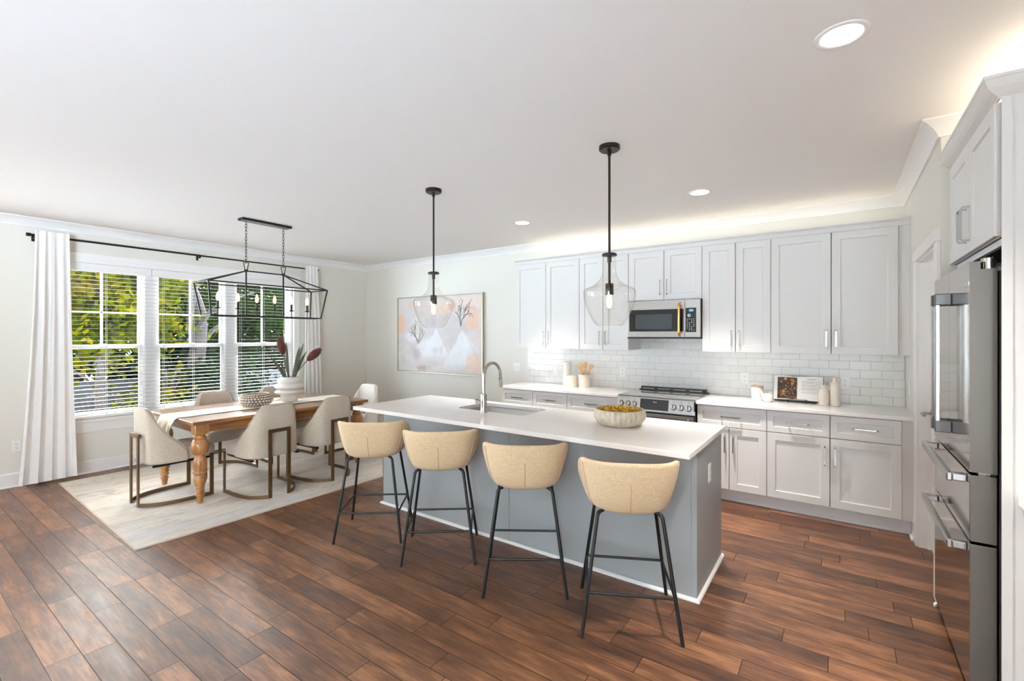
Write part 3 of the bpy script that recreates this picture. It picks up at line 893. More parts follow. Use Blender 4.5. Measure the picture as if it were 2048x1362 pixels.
# ================================================================== ISLAND
IX0, IX1, IY0, IY1, IT = -3.420, -0.672, 2.806, 3.490, 0.905
t = thing('kitchen_island', 'grey painted kitchen island base with white shoe moulding under the quartz top', 'island', (0, 0, 0))
sx0, sx1, sy0, sy1 = -2.725, -2.025, 3.035, 3.420       # sink opening
b = MB()
b.box(IX0 + 0.004, sx0 - 0.03, IY0 + 0.004, IY1 - 0.02, 0.0, IT - 0.0305); b.box(sx1 + 0.03, IX1 - 0.004, IY0 + 0.004, IY1 - 0.02, 0.0, IT - 0.0305)
b.box(sx0 - 0.03, sx1 + 0.03, IY0 + 0.004, IY1 - 0.02, 0.0, 0.62)
b.box(sx0 - 0.03, sx1 + 0.03, IY0 + 0.004, IY0 + 0.02, 0.62, IT - 0.0305)
obj('body', b, 'island', t)
obj('back_panel', MB().box(IX0, -2.0022, IY0, IY0 + 0.004, 0, IT - 0.0305), 'island', t)
obj('back_panel', MB().box(-1.9990, IX1 - 0.03, IY0, IY0 + 0.004, 0, IT - 0.0305), 'island', t)
obj('corner_post', MB().box(IX1 - 0.029, IX1 + 0.002, IY0 - 0.003, IY0 + 0.004, 0, IT - 0.0305), 'island', t)
obj('end_panel', MB().box(IX1 - 0.004, IX1, IY0 + 0.005, IY1, 0, IT - 0.0305), 'island', t)
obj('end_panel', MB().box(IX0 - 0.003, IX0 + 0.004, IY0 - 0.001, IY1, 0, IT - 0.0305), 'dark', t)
SH = [(0, 0), (0.018, 0), (0.017, 0.008), (0.012, 0.015), (0.005, 0.019), (0, 0.019)]
def shoe(p0, p1, inward, e0, e1):
    p0, p1 = Vector(p0), Vector(p1); d = (p1 - p0).normalized(); n = Vector(inward); k = len(SH)
    A = [(*(p0 + n * u + d * u * e0), v) for u, v in SH]; B = [(*(p1 + n * u - d * u * e1), v) for u, v in SH]
    return MB().add(A + B, [tuple(range(k))[::-1], tuple(range(k, 2 * k))] + [(i, (i + 1) % k, k + (i + 1) % k, k + i) for i in range(k)])
for p0, p1, n in (((IX0 - .003, IY0 - .003), (IX1 + .002, IY0 - .003), (0, -1)),):
    obj('shoe_moulding', shoe(p0, p1, n, -1, -1), 'trim', t, label='white shoe moulding along the island base')
obj('shoe_moulding', shoe((IX1 + .002, IY0 - .003), (IX1 + .002, IY1), (1, 0), -1, 0), 'trim', t, label='white shoe moulding along the island base')
obj('shoe_moulding', shoe((IX0 - .003, IY0 - .003), (IX0 - .003, IY1), (-1, 0), -1, 0), 'trim', t, label='white shoe moulding along the island base')

# quartz top with the sink cut-out (one connected slab)
tx0, tx1, ty0, ty1 = -3.536, -0.6495, 2.564, 3.521
b = MB()
def rr(x0, x1, y0, y1, r, n=5):
    p = []
    for cx, cy, a in ((x1 - r, y1 - r, 0), (x0 + r, y1 - r, PI / 2), (x0 + r, y0 + r, PI), (x1 - r, y0 + r, 3 * PI / 2)):
        for k in range(n + 1): p.append((cx + r * math.cos(a + k * PI / 2 / n), cy + r * math.sin(a + k * PI / 2 / n)))
    return p
hole = rr(sx0, sx1, sy0, sy1, 0.045)
outer = rr(tx0, tx1, ty0, ty1, 0.006)
outi = rr(tx0 + .003, tx1 - .003, ty0 + .003, ty1 - .003, 0.006)
z0, z1 = IT - 0.030, IT
b.grid([[(x, y, z0) for x, y in hole], [(x, y, z0) for x, y in outer], [(x, y, z1 - .003) for x, y in outer], [(x, y, z1) for x, y in outi], [(x, y, z1) for x, y in hole]], cu=True, cv=True)
tag(obj('island_worktop', b, 'quartz'), 'long white quartz worktop with a sink cut-out on the grey island', 'worktop')
# undermount sink
t = thing('sink', 'stainless undermount sink set into the island worktop behind the faucet', 'sink', (0, 0, 0))
b = MB(); rows = []
for d_, z in ((0.012, z0 - 0.001), (0.004, z0 - 0.001), (0.0, z0 - 0.006), (-0.006, 0.70), (-0.030, 0.665)):
    rows.append([(x, y, z) for x, y in rr(sx0 - d_, sx1 + d_, sy0 - d_, sy1 + d_, max(0.02, 0.045 + d_))])
b.grid(rows, cu=True, cap1=True)
obj('basin', b, 'steelsink', t, True, 60)
obj('drain', MB().lathe([(0.045, 0), (0.045, 0.003), (0.03, 0.003), (0.02, 0.0)], 20, ((sx0 + sx1) / 2, (sy0 + sy1) / 2, 0.666), cap1=True), 'chrome', t, True)
# faucet
t = thing('faucet', 'tall brushed nickel gooseneck faucet standing in front of the island sink', 'faucet', (-2.377, 2.975, IT))
obj('base', MB().lathe([(0.031, 0), (0.031, 0.004), (0.027, 0.010), (0.025, 0.05), (0.0265, 0.09), (0.0265, 0.145), (0.022, 0.155), (0.0, 0.155)], 24), 'nickel', t, True)
pts = [(0, 0, 0.15), (0, 0, 0.28)] + [(0, 0.115 - 0.115 * math.cos(a), 0.285 + 0.115 * math.sin(a)) for a in [PI * k / 14 for k in range(14)]] + [(0, 0.229, 0.262)]
pts = [(0, 0, .15), (0, 0, .20), (0, 0, .25)] + pts[2:]
obj('spout', MB().tube(pts, 0.0135, 16), 'nickel', t, True)
b = MB(); b.tube([(0, 0.229, 0.266), (0, 0.237, 0.185)], [0.0165, 0.0165], 16)
obj('spray_head', b, 'nickel', t, True)
obj('spray_ring', MB().tube([(0, 0.2288, 0.268), (0, 0.2294, 0.262)], 0.017, 16), 'dark', t, True)
b = MB(); b.cyl((-0.02, 0, 0.085), (-0.062, 0.0, 0.088), 0.013, 16); b.sphere((-0.072, 0, 0.089), 0.0215, 10, (0.6, 1, 1))
obj('lever', b, 'nickel', t, True)
# outlet on the island end


def outlet(name, label, loc, rz, toggles=False, w=0.072, h=0.115):
    """wall plate facing local -y"""
    t = thing(name, label, 'switch' if toggles else 'outlet', loc, rz, 'white wall plates')
    pl = obj('cover_plate', MB().box(-w / 2, w / 2, -0.006, 0, -h / 2, h / 2, .003), 'plate', t)
    if toggles:
        for x in (-0.023, 0.023):
            obj('toggle', MB().box(x - 0.005, x + 0.005, -0.016, -0.005, -0.011, 0.011, .002), 'plate', t)
    else:
        for z in (-0.021, 0.021):
            f = obj('receptacle', MB().lathe([(0.017, -0.0015), (0.017, 0.0015), (0.0, 0.0015)], 20), 'plate', t)
            f.rotation_euler = (PI / 2, 0, 0); f.location = (0, -0.006, z)
            b = MB()
            for x in (-0.006, 0.006): b.box(x - 0.0012, x + 0.0012, 0.000, 0.008, 0.0008, 0.002)
            b.box(-0.0025, 0.0025, -0.010, -0.005, 0.0008, 0.002)
            obj('slot', b, 'glyphd', f)
    return t


outlet('electrical_outlet', 'wall outlet on the grey end panel of the island', (IX1 + 0.0005, 3.117, 0.669), PI / 2)
outlet('electrical_outlet', 'white outlet low on the window wall beside the curtain hem', (XL + 0.0005, 0.966, 0.412), PI / 2)
outlet('electrical_outlet', 'white outlet on the tiles beside the tall white cylinder vase', (-2.997, YB - 0.0085, 1.099), 0)
outlet('electrical_outlet', 'white outlet on the tiles between the utensil crock and the range', (-2.09, YB - 0.0085, 1.102), 0)
outlet('electrical_outlet', 'white outlet on the tiles above the lidded white canister', (-0.783, YB - 0.0085, 1.096), 0)
outlet('electrical_outlet', 'white outlet on the tiles just behind the tall jug', (0.045, YB - 0.0085, 1.100), 0)
outlet('light_switch', 'white double light switch on the wall between painting and tiles', (-3.612, YB - 0.0005, 1.101), 0, True, 0.115)
outlet('light_switch', 'white switch plate on the pantry wall above the worktop corner', (XR - 0.0005, 4.97, 1.11), -PI / 2, True, 0.115)

# ================================================================== FRIDGE AND ITS SURROUND
R90 = -PI / 2
t = thing('refrigerator', 'mirror-polished stainless french door refrigerator with two lower drawers', 'refrigerator', (0.443, 3.528, 0), R90)
w = 0.856
fz = [0.055, 0.672, 0.682, 0.958, 0.970, 1.842]
obj('body', MB().box(0.006, w - 0.006, 0.088, 0.74, 0.03, 1.80), 'dark', t)
obj('toe_grille', MB().box(0.02, w - 0.02, 0.05, 0.10, 0.0, 0.05), 'blackp', t)
def fdoor(nm, x0, x1, z0, z1, hinge=None):
    b = MB()
    if hinge:
        s0, s1 = 0.032, z1 - 0.032
        poly = [(0, z0), (0.082, z0), (0.082, s1), (s0, s1), (s0, z1), (0, z1)]
        b.prism(poly, x0, x1, 'x')
    else: b.box(x0, x1, 0, 0.082, z0, z1, .003)
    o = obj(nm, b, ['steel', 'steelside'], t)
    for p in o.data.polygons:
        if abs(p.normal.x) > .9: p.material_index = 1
    return o
mid = w / 2 - 0.012
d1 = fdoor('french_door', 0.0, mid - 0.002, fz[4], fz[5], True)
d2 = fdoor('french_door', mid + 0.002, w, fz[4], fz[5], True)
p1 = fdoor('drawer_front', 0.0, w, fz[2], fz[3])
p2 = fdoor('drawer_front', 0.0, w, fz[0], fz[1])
for d_, x in ((d1, mid - 0.050), (d2, mid + 0.050)):
    obj('handle_bar', MB().box(x - 0.011, x + 0.011, -0.058, -0.040, 1.065, 1.735, .004), 'steelh', d_)
    for z in (1.065, 1.683):
        obj('handle_bracket', MB().box(x - 0.014, x + 0.014, -0.060, 0.0, z, z + 0.056, .004), 'dark', d_)
for p_, z in ((p1, 0.930), (p2, 0.640)):
    obj('handle_bar', MB().box(0.070, w - 0.050, -0.064, -0.044, z - 0.019, z + 0.019, .005), 'steelh', p_)
    for x in (0.070, w - 0.085):
        obj('handle_post', MB().box(x, x + 0.035, -0.046, 0.0, z - 0.016, z + 0.016, .004), 'steelh', p_)
obj('maker_plate', MB().box(w - 0.095, w - 0.012, -0.0015, 0.001, 1.742, 1.762, .0006), 'chrome', d2)
for x in (0.05, w - 0.03):
    obj('hinge_cover', MB().lathe([(0.0, 0.046), (0.021, 0.046), (0.024, 0.043), (0.024, 0.0), (0, 0)], 20, (x, 0.062, 1.811)), 'nickel', t, True)
for x in (0.04, w - 0.04): obj('hinge_pin', MB().box(x - 0.02, x + 0.02, 0.03, 0.08, fz[3] + 0.001, fz[4] - 0.001), 'chrome', t)

# cabinet over the fridge
CX, CY0, CY1, CZ0, CZ1 = 0.506, 2.617, 3.546, 1.930, 2.462
t = thing('wall_cabinet', 'white two-door cabinet above the refrigerator with arched chrome pulls', 'cabinet', (CX, CY1, CZ0), R90, 'white wall cabinets')
w = CY1 - CY0
obj('carcass', MB().box(0.001, w - 0.001, 0.0195, XR2 - CX - 0.002, 0.0, CZ1 - CZ0), 'cab', t)
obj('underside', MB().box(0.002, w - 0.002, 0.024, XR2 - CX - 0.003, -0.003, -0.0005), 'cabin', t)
obj('bottom_rail', MB().box(0.02, w - 0.001, 0.030, 0.046, -0.030, -0.003), 'cab', t)
for k, (a0, a1) in enumerate(((0, w / 2), (w / 2, w))):
    dr = obj('door', shaker(a1 - a0 - 2 * G, CZ1 - CZ0 - 0.004, s=0.066), 'cab', t, loc=(a0 + G, 0, 0.002))
    xx = (a1 - a0 - 2 * G - 0.032) if k == 0 else 0.032
    pull('handle', (xx, 0, 0.055), (xx, 0, 0.215), (0, -1, 0), dr)
tag(obj('end_panel', MB().box(CX + 0.018, XR2 - 0.001, CY0 - 0.036, CY0 - 0.014, 0, CZ1), 'cab'), 'tall white end panel standing at the side of the refrigerator', 'panel')
struct('trim_%d' % n_trim, MB().box(CX + 0.012, CX + 0.042, CY0 - 0.040, CY0 - 0.0365, 0, CZ1), 'cab'); n_trim += 1
FC = [(0.012, 0.0), (0.004, 0.0), (0.004, 0.006), (-0.004, 0.012), (-0.018, 0.022), (-0.030, 0.036), (-0.038, 0.054), (-0.042, 0.066), (-0.046, 0.068), (-0.046, 0.080), (0.012, 0.080)]
b = MB(); k = len(FC)
rows = []
for (px, py, sx, sy) in ((CX, CY1, 1, 0), (CX, CY0 - 0.036, 1, 1), (XR2, CY0 - 0.036, 0, 1)):
    rows.append([(px + u * sx, py + u * sy, CZ1 + 0.001 + v) for u, v in FC])
b.grid(rows, cu=True, cap0=True, cap1=True)
struct('trim_%d' % n_trim, b, 'cab'); n_trim += 1
b = MB(); b.box(CX, CX + 0.3, CY0, CY1, CZ1 + 0.001, CZ1 + 0.003)

# worktop and cabinet at the very edge, nearer the camera than the fridge panel
t = thing('base_cabinet', 'white base cabinet against the tall refrigerator end panel', 'cabinet', (0.592, CY0 - 0.037, 0), R90, 'white base cabinets')
obj('carcass', MB().box(0.0, 0.9, 0.0195, XR2 - 0.594, 0.11, CT - 0.031), 'cab', t)
obj('toe_board', MB().box(0.0, 0.9, 0.085, 0.10, 0.0, 0.11), 'toe', t)
dr = obj('drawer', shaker(0.895, 0.185, s=.048), 'cab', t, loc=(0.0025, 0, 0.690)); pull('handle', (0.37, 0, 0.095), (0.53, 0, 0.095), (0, -1, 0), dr)
for a0 in (0.0025, 0.4525):
    dr = obj('door', shaker(0.445, 0.565), 'cab', t, loc=(a0, 0, 0.121)); xx = .413 if a0 < .1 else .032
    pull('handle', (xx, 0, 0.345), (xx, 0, 0.497), (0, -1, 0), dr)
tag(obj('worktop', MB().box(0.562, XR2 - 0.001, CY0 - 0.937, CY0 - 0.041, CT - 0.030, CT, .003), 'quartz'), 'corner of a white worktop at the picture edge beside the tall end panel', 'worktop', 'quartz worktops along the wall')

# ================================================================== BAR STOOLS
def stool():
    t = thing('bar_stool', '', 'bar stool', group='tan linen bar stools at the island')
    N_ = 56
    def plan(th, a, bb, e=2.5):
        c, s_ = math.sin(th), -math.cos(th)       # th=0 is the back (-y)
        k = (abs(c) ** e + abs(s_) ** e) ** (-1 / e)
        return a * c * k, bb * s_ * k
    def top(th):
        d = abs((th + PI) % (2 * PI) - PI)
        x = min(1, max(0, (d - 1.05) / 1.25)); x = x * x * (3 - 2 * x)
        return 0.893 - 0.185 * x - 0.008 * math.sin(min(d, 1.2)) ** 2
    prof = [(0.30, 0), (0.52, 0.002), (0.64, 0.018), (0.715, 0.055), (0.775, 0.13), (0.835, 0.27), (0.89, 0.46), (0.945, 0.70), (0.985, 0.93), (0.988, 0.985), (0.970, 1.0)]
    inner = [(0.915, 1.0), (0.890, 0.97), (0.865, 0.75), (0.81, 0.50), (0.76, 0.34)]
    rows = []
    for r_, zf in prof + inner:
        row = []
        for j in range(N_):
            th = 2 * PI * j / N_
            x, y = plan(th, 0.272 * r_, 0.250 * r_)
            row.append((x, y, 0.608 + (top(th) - 0.608) * zf))
        rows.append(row)
    obj('shell', MB().grid(rows, cu=True, cap0=True, cap1=True), 'linen', t, True, 60)
    rows = []
    for r_, z in ((0.60, 0.655), (0.80, 0.672), (0.835, 0.695), (0.80, 0.713), (0.5, 0.722), (0.1, 0.724)):
        rows.append([(*plan(2 * PI * j / N_, 0.272 * r_, 0.250 * r_), z) for j in range(N_)])
    obj('seat_cushion', MB().grid(rows, cu=True, cap0=True, cap1=True), 'linen', t, True, 60)
    def shellpt(th, zf, off=0.0):
        for (r0, z0_), (r1, z1_) in zip(prof[:9], prof[1:9]):
            if z0_ <= zf <= z1_: r_ = r0 + (r1 - r0) * (zf - z0_) / (z1_ - z0_ + 1e-9); break
        x, y = plan(th, 0.272 * r_ + off, 0.250 * r_ + off)
        return (x, y, 0.608 + (top(th) - 0.608) * zf)
    for th, z1_ in ((0.0, 0.62), (-1.02, 0.92), (1.02, 0.92)):
        obj('seam_piping', MB().tube([shellpt(th, 0.01 + (z1_ - 0.01) * k / 14, 0.0005) for k in range(15)], 0.0032, 6), 'seam', t, True)
    for sx in (-1, 1):
        for sy in (-1, 1):
            f = Vector((sx * 0.247, sy * 0.232, 0)); k = Vector((sx * 0.165, sy * 0.150, 0.595))
            obj('leg', MB().tube([f, f.lerp(k, 0.5), k, k + Vector((-sx * 0.008, -sy * 0.006, 0.014)), k + Vector((-sx * 0.03, -sy * 0.02, 0.022))], 0.0098, 10), 'blackm', t, True)
    def lp(sx, sy, z): q = z / 0.595; return Vector((sx * (0.247 - 0.082 * q), sy * (0.232 - 0.082 * q), z))
    for a, c_ in (((-1, -1), (1, -1)), ((-1, 1), (1, 1)), ((-1, -1), (-1, 1)), ((1, -1), (1, 1))):
        obj('footrest', MB().tube([lp(*a, 0.215), lp(*c_, 0.215)], 0.0078, 8), 'blackm', t, True)
    return t


st = stool()
SG = 'tan linen bar stools at the island'
spots = [(-2.985, 2.370, 37.5, 'tan linen bar stool at the sink end of the island, next to the rug'),
         (-2.330, 2.433, 38.0, 'tan linen bar stool with black legs second along from the rug'),
         (-1.625, 2.455, 33.0, 'tan linen bar stool with black legs third along from the rug'),
         (-0.955, 2.459, 26.5, 'tan linen bar stool with black legs at the outlet end of the island')]
for k, (x, y, a, lb) in enumerate(spots):
    if k == 0:
        st.location = (x, y, 0); st.rotation_euler = (0, 0, math.radians(a)); st['label'] = lb
    else: dup(st, (x, y, 0), math.radians(a), lb, SG)

# ================================================================== RUG AND DINING TABLE
RUGZ = 0.012
t = thing('area_rug', 'worn ivory and grey abstract area rug under the dining table', 'rug', (-5.30, 2.75, 0), math.radians(-1.6))
b = MB(); nx, ny = 40, 56
rows = [[(-1.235 + 2.47 * i / nx, -1.545 + 3.09 * j / ny, 0.001) for i in range(nx + 1)] for j in range(ny + 1)]
obj('pile', MB().box(-1.235, 1.235, -1.545, 1.545, 0.0005, RUGZ - 0.002), 'rug', t)
b = MB()
for a in ((-1.243, -1.235, -1.545, 1.545), (1.235, 1.243, -1.545, 1.545), (-1.243, 1.243, -1.553, -1.545), (-1.243, 1.243, 1.545, 1.553)): b.box(*a, 0.0005, RUGZ - 0.001)
obj('binding', b, 'rugedge', t)

TBL = (-5.185, 2.665)
TRZ = math.radians(-1.0)
TH = 0.765
t = thing('dining_table', 'honey oak farmhouse dining table with chunky turned legs', 'table', (*TBL, RUGZ), TRZ)
hw, hl = 0.535, 0.925
b = MB(); b.box(-hw, hw, -hl, hl, TH - RUGZ - 0.034, TH - RUGZ, .006)
obj('tabletop', b, 'oak', t)
za, zb = 0.625, TH - RUGZ - 0.0345
b = MB(); i_ = 0.055
b.box(-hw + i_, -hw + i_ + 0.022, -hl + 0.14, hl - 0.14, za + 0.015, zb); b.box(hw - i_ - 0.022, hw - i_, -hl + 0.14, hl - 0.14, za + 0.015, zb)
b.box(-hw + 0.14, hw - 0.14, -hl + i_, -hl + i_ + 0.022, za + 0.015, zb); b.box(-hw + 0.14, hw - 0.14, hl - i_ - 0.022, hl - i_, za + 0.015, zb)
obj('apron', b, 'oak', t)
LEG = [(0.020, 0.0), (0.024, 0.02), (0.028, 0.056), (0.030, 0.060), (0.037, 0.066), (0.037, 0.074), (0.028, 0.082), (0.030, 0.095), (0.037, 0.102), (0.037, 0.110), (0.031, 0.118), (0.036, 0.140), (0.040, 0.150), (0.034, 0.156),
       (0.044, 0.175), (0.050, 0.200), (0.051, 0.215), (0.048, 0.235), (0.040, 0.252), (0.044, 0.262), (0.054, 0.268), (0.056, 0.276), (0.052, 0.284), (0.046, 0.292), (0.052, 0.310), (0.056, 0.340), (0.056, 0.365), (0.052, 0.390), (0.042, 0.412),
       (0.036, 0.428), (0.037, 0.440), (0.050, 0.446), (0.058, 0.452), (0.068, 0.475), (0.073, 0.505), (0.073, 0.525), (0.068, 0.550), (0.055, 0.572), (0.048, 0.580), (0.054, 0.586), (0.054, 0.594), (0.042, 0.600), (0.040, 0.612), (0.048, 0.622), (0.060, 0.630), (0.060, 0.638)]
for sx in (-1, 1):
    for sy in (-1, 1):
        c = (sx * (hw - 0.095), sy * (hl - 0.095), 0.0)
        b = MB(); b.lathe(LEG, 28, c, cap0=True)
        b.box(c[0] - 0.055, c[0] + 0.055, c[1] - 0.055, c[1] + 0.055, 0.630, zb, .004)
        obj('leg', b, 'oakz', t, True, 35)

# runner: hangs over the near end and over the far end
t = thing('table_runner', 'long natural linen table runner hanging over the end of the dining table', 'table runner', (*TBL, 0), TRZ)
pth = [(-hl - 0.050, TH - 0.150), (-hl - 0.055, TH - 0.11), (-hl - 0.040, TH - 0.06), (-hl - 0.020, TH - 0.012), (-hl + 0.004, TH + 0.003), (-hl + 0.05, TH + 0.0035)] + [(-hl + 0.05 + (2 * hl - 0.1) * k / 24, TH + 0.0035) for k in range(1, 25)] + [(hl - 0.01, TH + 0.003), (hl + 0.012, TH - 0.02), (hl + 0.016, TH - 0.12)]
random.seed(4)
rows = []
for k, (y, z) in enumerate(pth):
    hang = z < TH - 0.03
    row = []
    for j in range(17):
        u = j / 16
        x = -0.195 + 0.39 * u
        wv = 0.012 * math.sin(u * 9.0) if hang and y < 0 else (0.0014 * max(0, math.sin(u * 7 + y * 9)) if y > -hl + 0.06 else 0)
        yy = y - (abs(wv) if hang else 0)
        row.append((x + 0.01 * math.sin(y * 2.2), yy, z + (0 if hang else wv)))
    rows.append(row)
back = [[(x, y + (0.002 if z < TH - 0.03 and y < 0 else 0) - (0.002 if z < TH - 0.03 and y > 0 else 0), z - 0.0022) for x, y, z in r_] for r_ in rows]
b = MB(); b.grid([a + c_[::-1] for a, c_ in zip(rows, back)], cu=True, cap0=True, cap1=True)
obj('cloth', b, 'runner', t, True, 70)
for e in (0, -1):
    obj('edge_stitching', MB().tube([(r_[e][0], r_[e][1], r_[e][2] - 0.0005) for r_ in rows], 0.0028, 6), 'runedge', t, True)

# ================================================================== DINING CHAIRS
def chair(fab='oat', seamm='seamo'):
    t = thing('dining_chair', '', 'chair', group='upholstered dining chairs')
    half = [(0.0, 0.030), (0.11, 0.031), (0.182, 0.046), (0.228, 0.090), (0.250, 0.155), (0.260, 0.235), (0.263, 0.315)]
    sp = smoothpath([(x, y, 0) for x, y in half], 9)
    U = [(-x, y) for x, y, _ in sp[::-1]][:-1] + [(x, y) for x, y, _ in sp]
    n = len(U)
    def topz(i):
        x, y = U[i]
        return float(np.interp(y, [0.030, 0.034, 0.046, 0.070, 0.100, 0.145, 0.195, 0.250, 0.290, 0.315], [0.868, 0.867, 0.848, 0.795, 0.735, 0.668, 0.610, 0.552, 0.510, 0.470]))
    def nrm(i):
        a = Vector((*U[max(0, i - 1)], 0)); c = Vector((*U[min(n - 1, i + 1)], 0)); d = (c - a).normalized()
        return Vector((d.y, -d.x, 0))          # outwards
    rows = []
    th = 0.048
    for i in range(n):
        x, y = U[i]; o = nrm(i); zt = topz(i); zb_ = 0.372
        ring = []
        def P(off, z):
            q = (z - zb_) / (0.87 - zb_)
            lean = 1 - 0.15 * q ** 1.4
            p = Vector((x, y, 0)) + o * off
            return (p.x * lean, p.y - 0.012 * q, z)
        H_ = zt - zb_
        ring += [P(-th + .008, zb_), P(-0.010, zb_), P(-0.003, zb_ + 0.006), P(0, zb_ + 0.02)]
        ring += [P(0, zb_ + H_ * f_) for f_ in (0.25, 0.5, 0.75)]
        ring += [P(0, zt - 0.016), P(-0.005, zt - 0.005), P(-0.014, zt), P(-th + 0.014, zt), P(-th + 0.005, zt - 0.005), P(-th, zt - 0.016)]
        ring += [P(-th, zb_ + H_ * f_) for f_ in (0.75, 0.5, 0.25)] + [P(-th, zb_ + 0.02)]
        rows.append(ring)
    obj('backrest', MB().grid(rows, cu=True, cap0=True, cap1=True), fab, t, True, 50)
    obj('edge_piping', MB().tube([(U[i][0] * (1 - .15 * ((topz(i) - .372) / .498) ** 1.4), U[i][1] - .012 * (topz(i) - .372) / .498, topz(i) + .001) for i in range(n)], 0.0035, 6), seamm, t, True)
    # seat cushion
    plan = rr(-0.252, 0.252, 0.09, 0.565, 0.06, 6)
    cx, cy = 0, 0.33
    rows = []
    for f_, z in ((0.90, 0.372), (0.985, 0.376), (1.0, 0.392), (1.0, 0.445), (0.985, 0.468), (0.93, 0.482), (0.75, 0.492), (0.4, 0.497)):
        rows.append([(cx + (x - cx) * f_ * (0.83 if y < 0.2 else 1), cy + (y - cy) * f_, z) for x, y in plan])
    obj('seat', MB().grid(rows, cu=True, cap0=True, cap1=True), fab, t, True, 60)
    sec = rect(0.012, 0.032)
    for s in (-1, 1):
        path = [(s * 0.090, -0.006, 0.016), (s * 0.115, 0.002, 0.016), (s * 0.175, 0.055, 0.016), (s * 0.228, 0.140, 0.016), (s * 0.255, 0.26, 0.016), (s * 0.264, 0.39, 0.016), (s * 0.264, 0.530, 0.016)]
        obj('runner_bar', MB().tube(smoothpath(path, 4), 0, sec=sec), 'bronze', t)
        obj('rear_leg', MB().box(s * 0.090 - 0.016, s * 0.090 + 0.016, -0.014, 0.000, 0.0, 0.640), 'bronze', t)
        obj('front_leg', MB().box(s * 0.264 - 0.006, s * 0.264 + 0.006, 0.498, 0.530, 0.0, 0.40), 'bronze', t)
        obj('under_rail', MB().box(s * 0.22 - 0.012, s * 0.22 + 0.012, 0.06, 0.53, 0.352, 0.372), 'blackm', t)
    obj('top_bar', MB().box(-0.0745, 0.0745, -0.014, 0.000, 0.608, 0.640), 'bronze', t)
    b = MB()
    for z in (0.615,): b.box(-0.06, 0.06, 0.0, 0.024, z, z + 0.02)
    obj('back_mount', b, 'bronze', t)
    return t


ch = chair()
CG = 'upholstered dining chairs'
L_ = 'oatmeal dining chair '
cs = [((-5.175, 1.470, RUGZ), 0.0, L_ + 'at the runner-draped head of the table'),
      ((-4.360, 2.345, RUGZ), PI / 2, L_ + 'on the stool side of the table, next to the table head'),
      ((-4.350, 2.990, RUGZ), PI / 2 + 0.06, L_ + 'on the stool side of the table, beside the first bar stool'),
      ((-6.010, 2.430, RUGZ), -PI / 2, L_ + 'on the window side of the table, behind the carved bowl'),
      ((-6.010, 3.130, RUGZ), -PI / 2, L_ + 'on the window side of the table, half hidden behind the vase')]
for k, (l, a, lb) in enumerate(cs):
    if k == 0: ch.location = l; ch.rotation_euler = (0, 0, a); ch['label'] = lb
    else: dup(ch, l, a, lb, CG)
c2 = chair('ivory', 'ivory')
c2.location = (-5.13, 4.02, RUGZ); c2.rotation_euler = (0, 0, PI); c2['label'] = 'ivory upholstered dining chair at the far end of the table near the room corner'

# ================================================================== TABLE DECORATION
TZ = TH + 0.0065
VR = Vector((0.8178, 0.5755, 0)); VD = Vector((-0.5755, 0.8178, 0)); VU = Vector((0, 0, 1))
vx, vy = -5.24, 2.94
t = thing('ringed_vase', 'matte white vase with three bulging rings holding rust red flowers', 'vase', (vx, vy, TZ))
pf = [(0.0, 0.0), (0.078, 0.0), (0.083, 0.004), (0.088, 0.035), (0.098, 0.070)]
def bulge(r0, rm, z0, z1, n=8): return [(r0 + (rm - r0) * math.sin(PI * k / n) ** 0.75, z0 + (z1 - z0) * k / n) for k in range(n + 1)]
pf += bulge(0.112, 0.160, 0.078, 0.138) + bulge(0.124, 0.164, 0.142, 0.206) + bulge(0.118, 0.132, 0.210, 0.268)[:-2] + [(0.108, 0.268), (0.092, 0.279), (0.078, 0.280), (0.074, 0.270), (0.085, 0.24), (0.08, 0.12), (0.0, 0.11)]
obj('vase_body', MB().lathe(pf, 40), 'matte', t, True, 60)


def blade(path, width, thick=0.004):
    P = [Vector(p) for p in smoothpath(path, 6)]; n = len(P); rows = []
    for i, p in enumerate(P):
        q = i / (n - 1); w = width * (0.45 + 0.55 * min(1, q * 2.2)) * (1 if q < .72 else max(0.06, 1 - ((q - .72) / .28) ** 2))
        tng = (P[min(n - 1, i + 1)] - P[max(0, i - 1)]).normalized()
        side = tng.cross(Vector((-VD.x, -VD.y, 0.25))).normalized(); nn = side.cross(tng).normalized()
        rows.append([tuple(p + side * a * w + nn * b_ * thick * (1 if i < n - 1 else .3)) for a, b_ in ((-.5, 0), (-.25, .9), (0, .5), (.25, .9), (.5, 0), (.25, -.6), (0, -1.0), (-.25, -.6))])
    return MB().grid(rows, cu=True, cap0=True, cap1=True)


def pv(ax, az, dep=0.0):      # offset (right, up, away) around the vase mouth
    return Vector((vx, vy, TZ + 0.275)) + VR * ax + VU * az + VD * dep
K = 0.00087
leaves = [((365, 385), .03, .026), ((395, 345), -.05, .022), ((520, 365), .06, .030), ((604, 170), -.02, .030), ((752, 235), .05, .034), ((850, 195), -.04, .036), ((838, 300), .06, .024), ((845, 345), -.03, .024), ((545, 420), -.06, .026)]
for (tx, tz_), dep, wd in leaves:
    e = pv((tx - 640) * K, (655 - tz_) * K, dep); s0 = pv(max(-.05, min(.05, (tx - 640) * K * .22)), -0.13, dep * .5)
    mdp = s0.lerp(e, 0.5) + VR * (-(tx - 640) * K * 0.06) + VU * 0.02
    mouth = pv(max(-.055, min(.055, (tx - 640) * K * .28)), 0.0, dep * .6)
    o = obj('blade_leaf', blade([s0, mouth, mouth.lerp(e, .5) + VU * .012, e], wd), 'leafp', None, True, 50)
    tag(o, 'olive green blade leaf standing in the ringed white vase', 'leaf', 'blade leaves in the ringed vase')


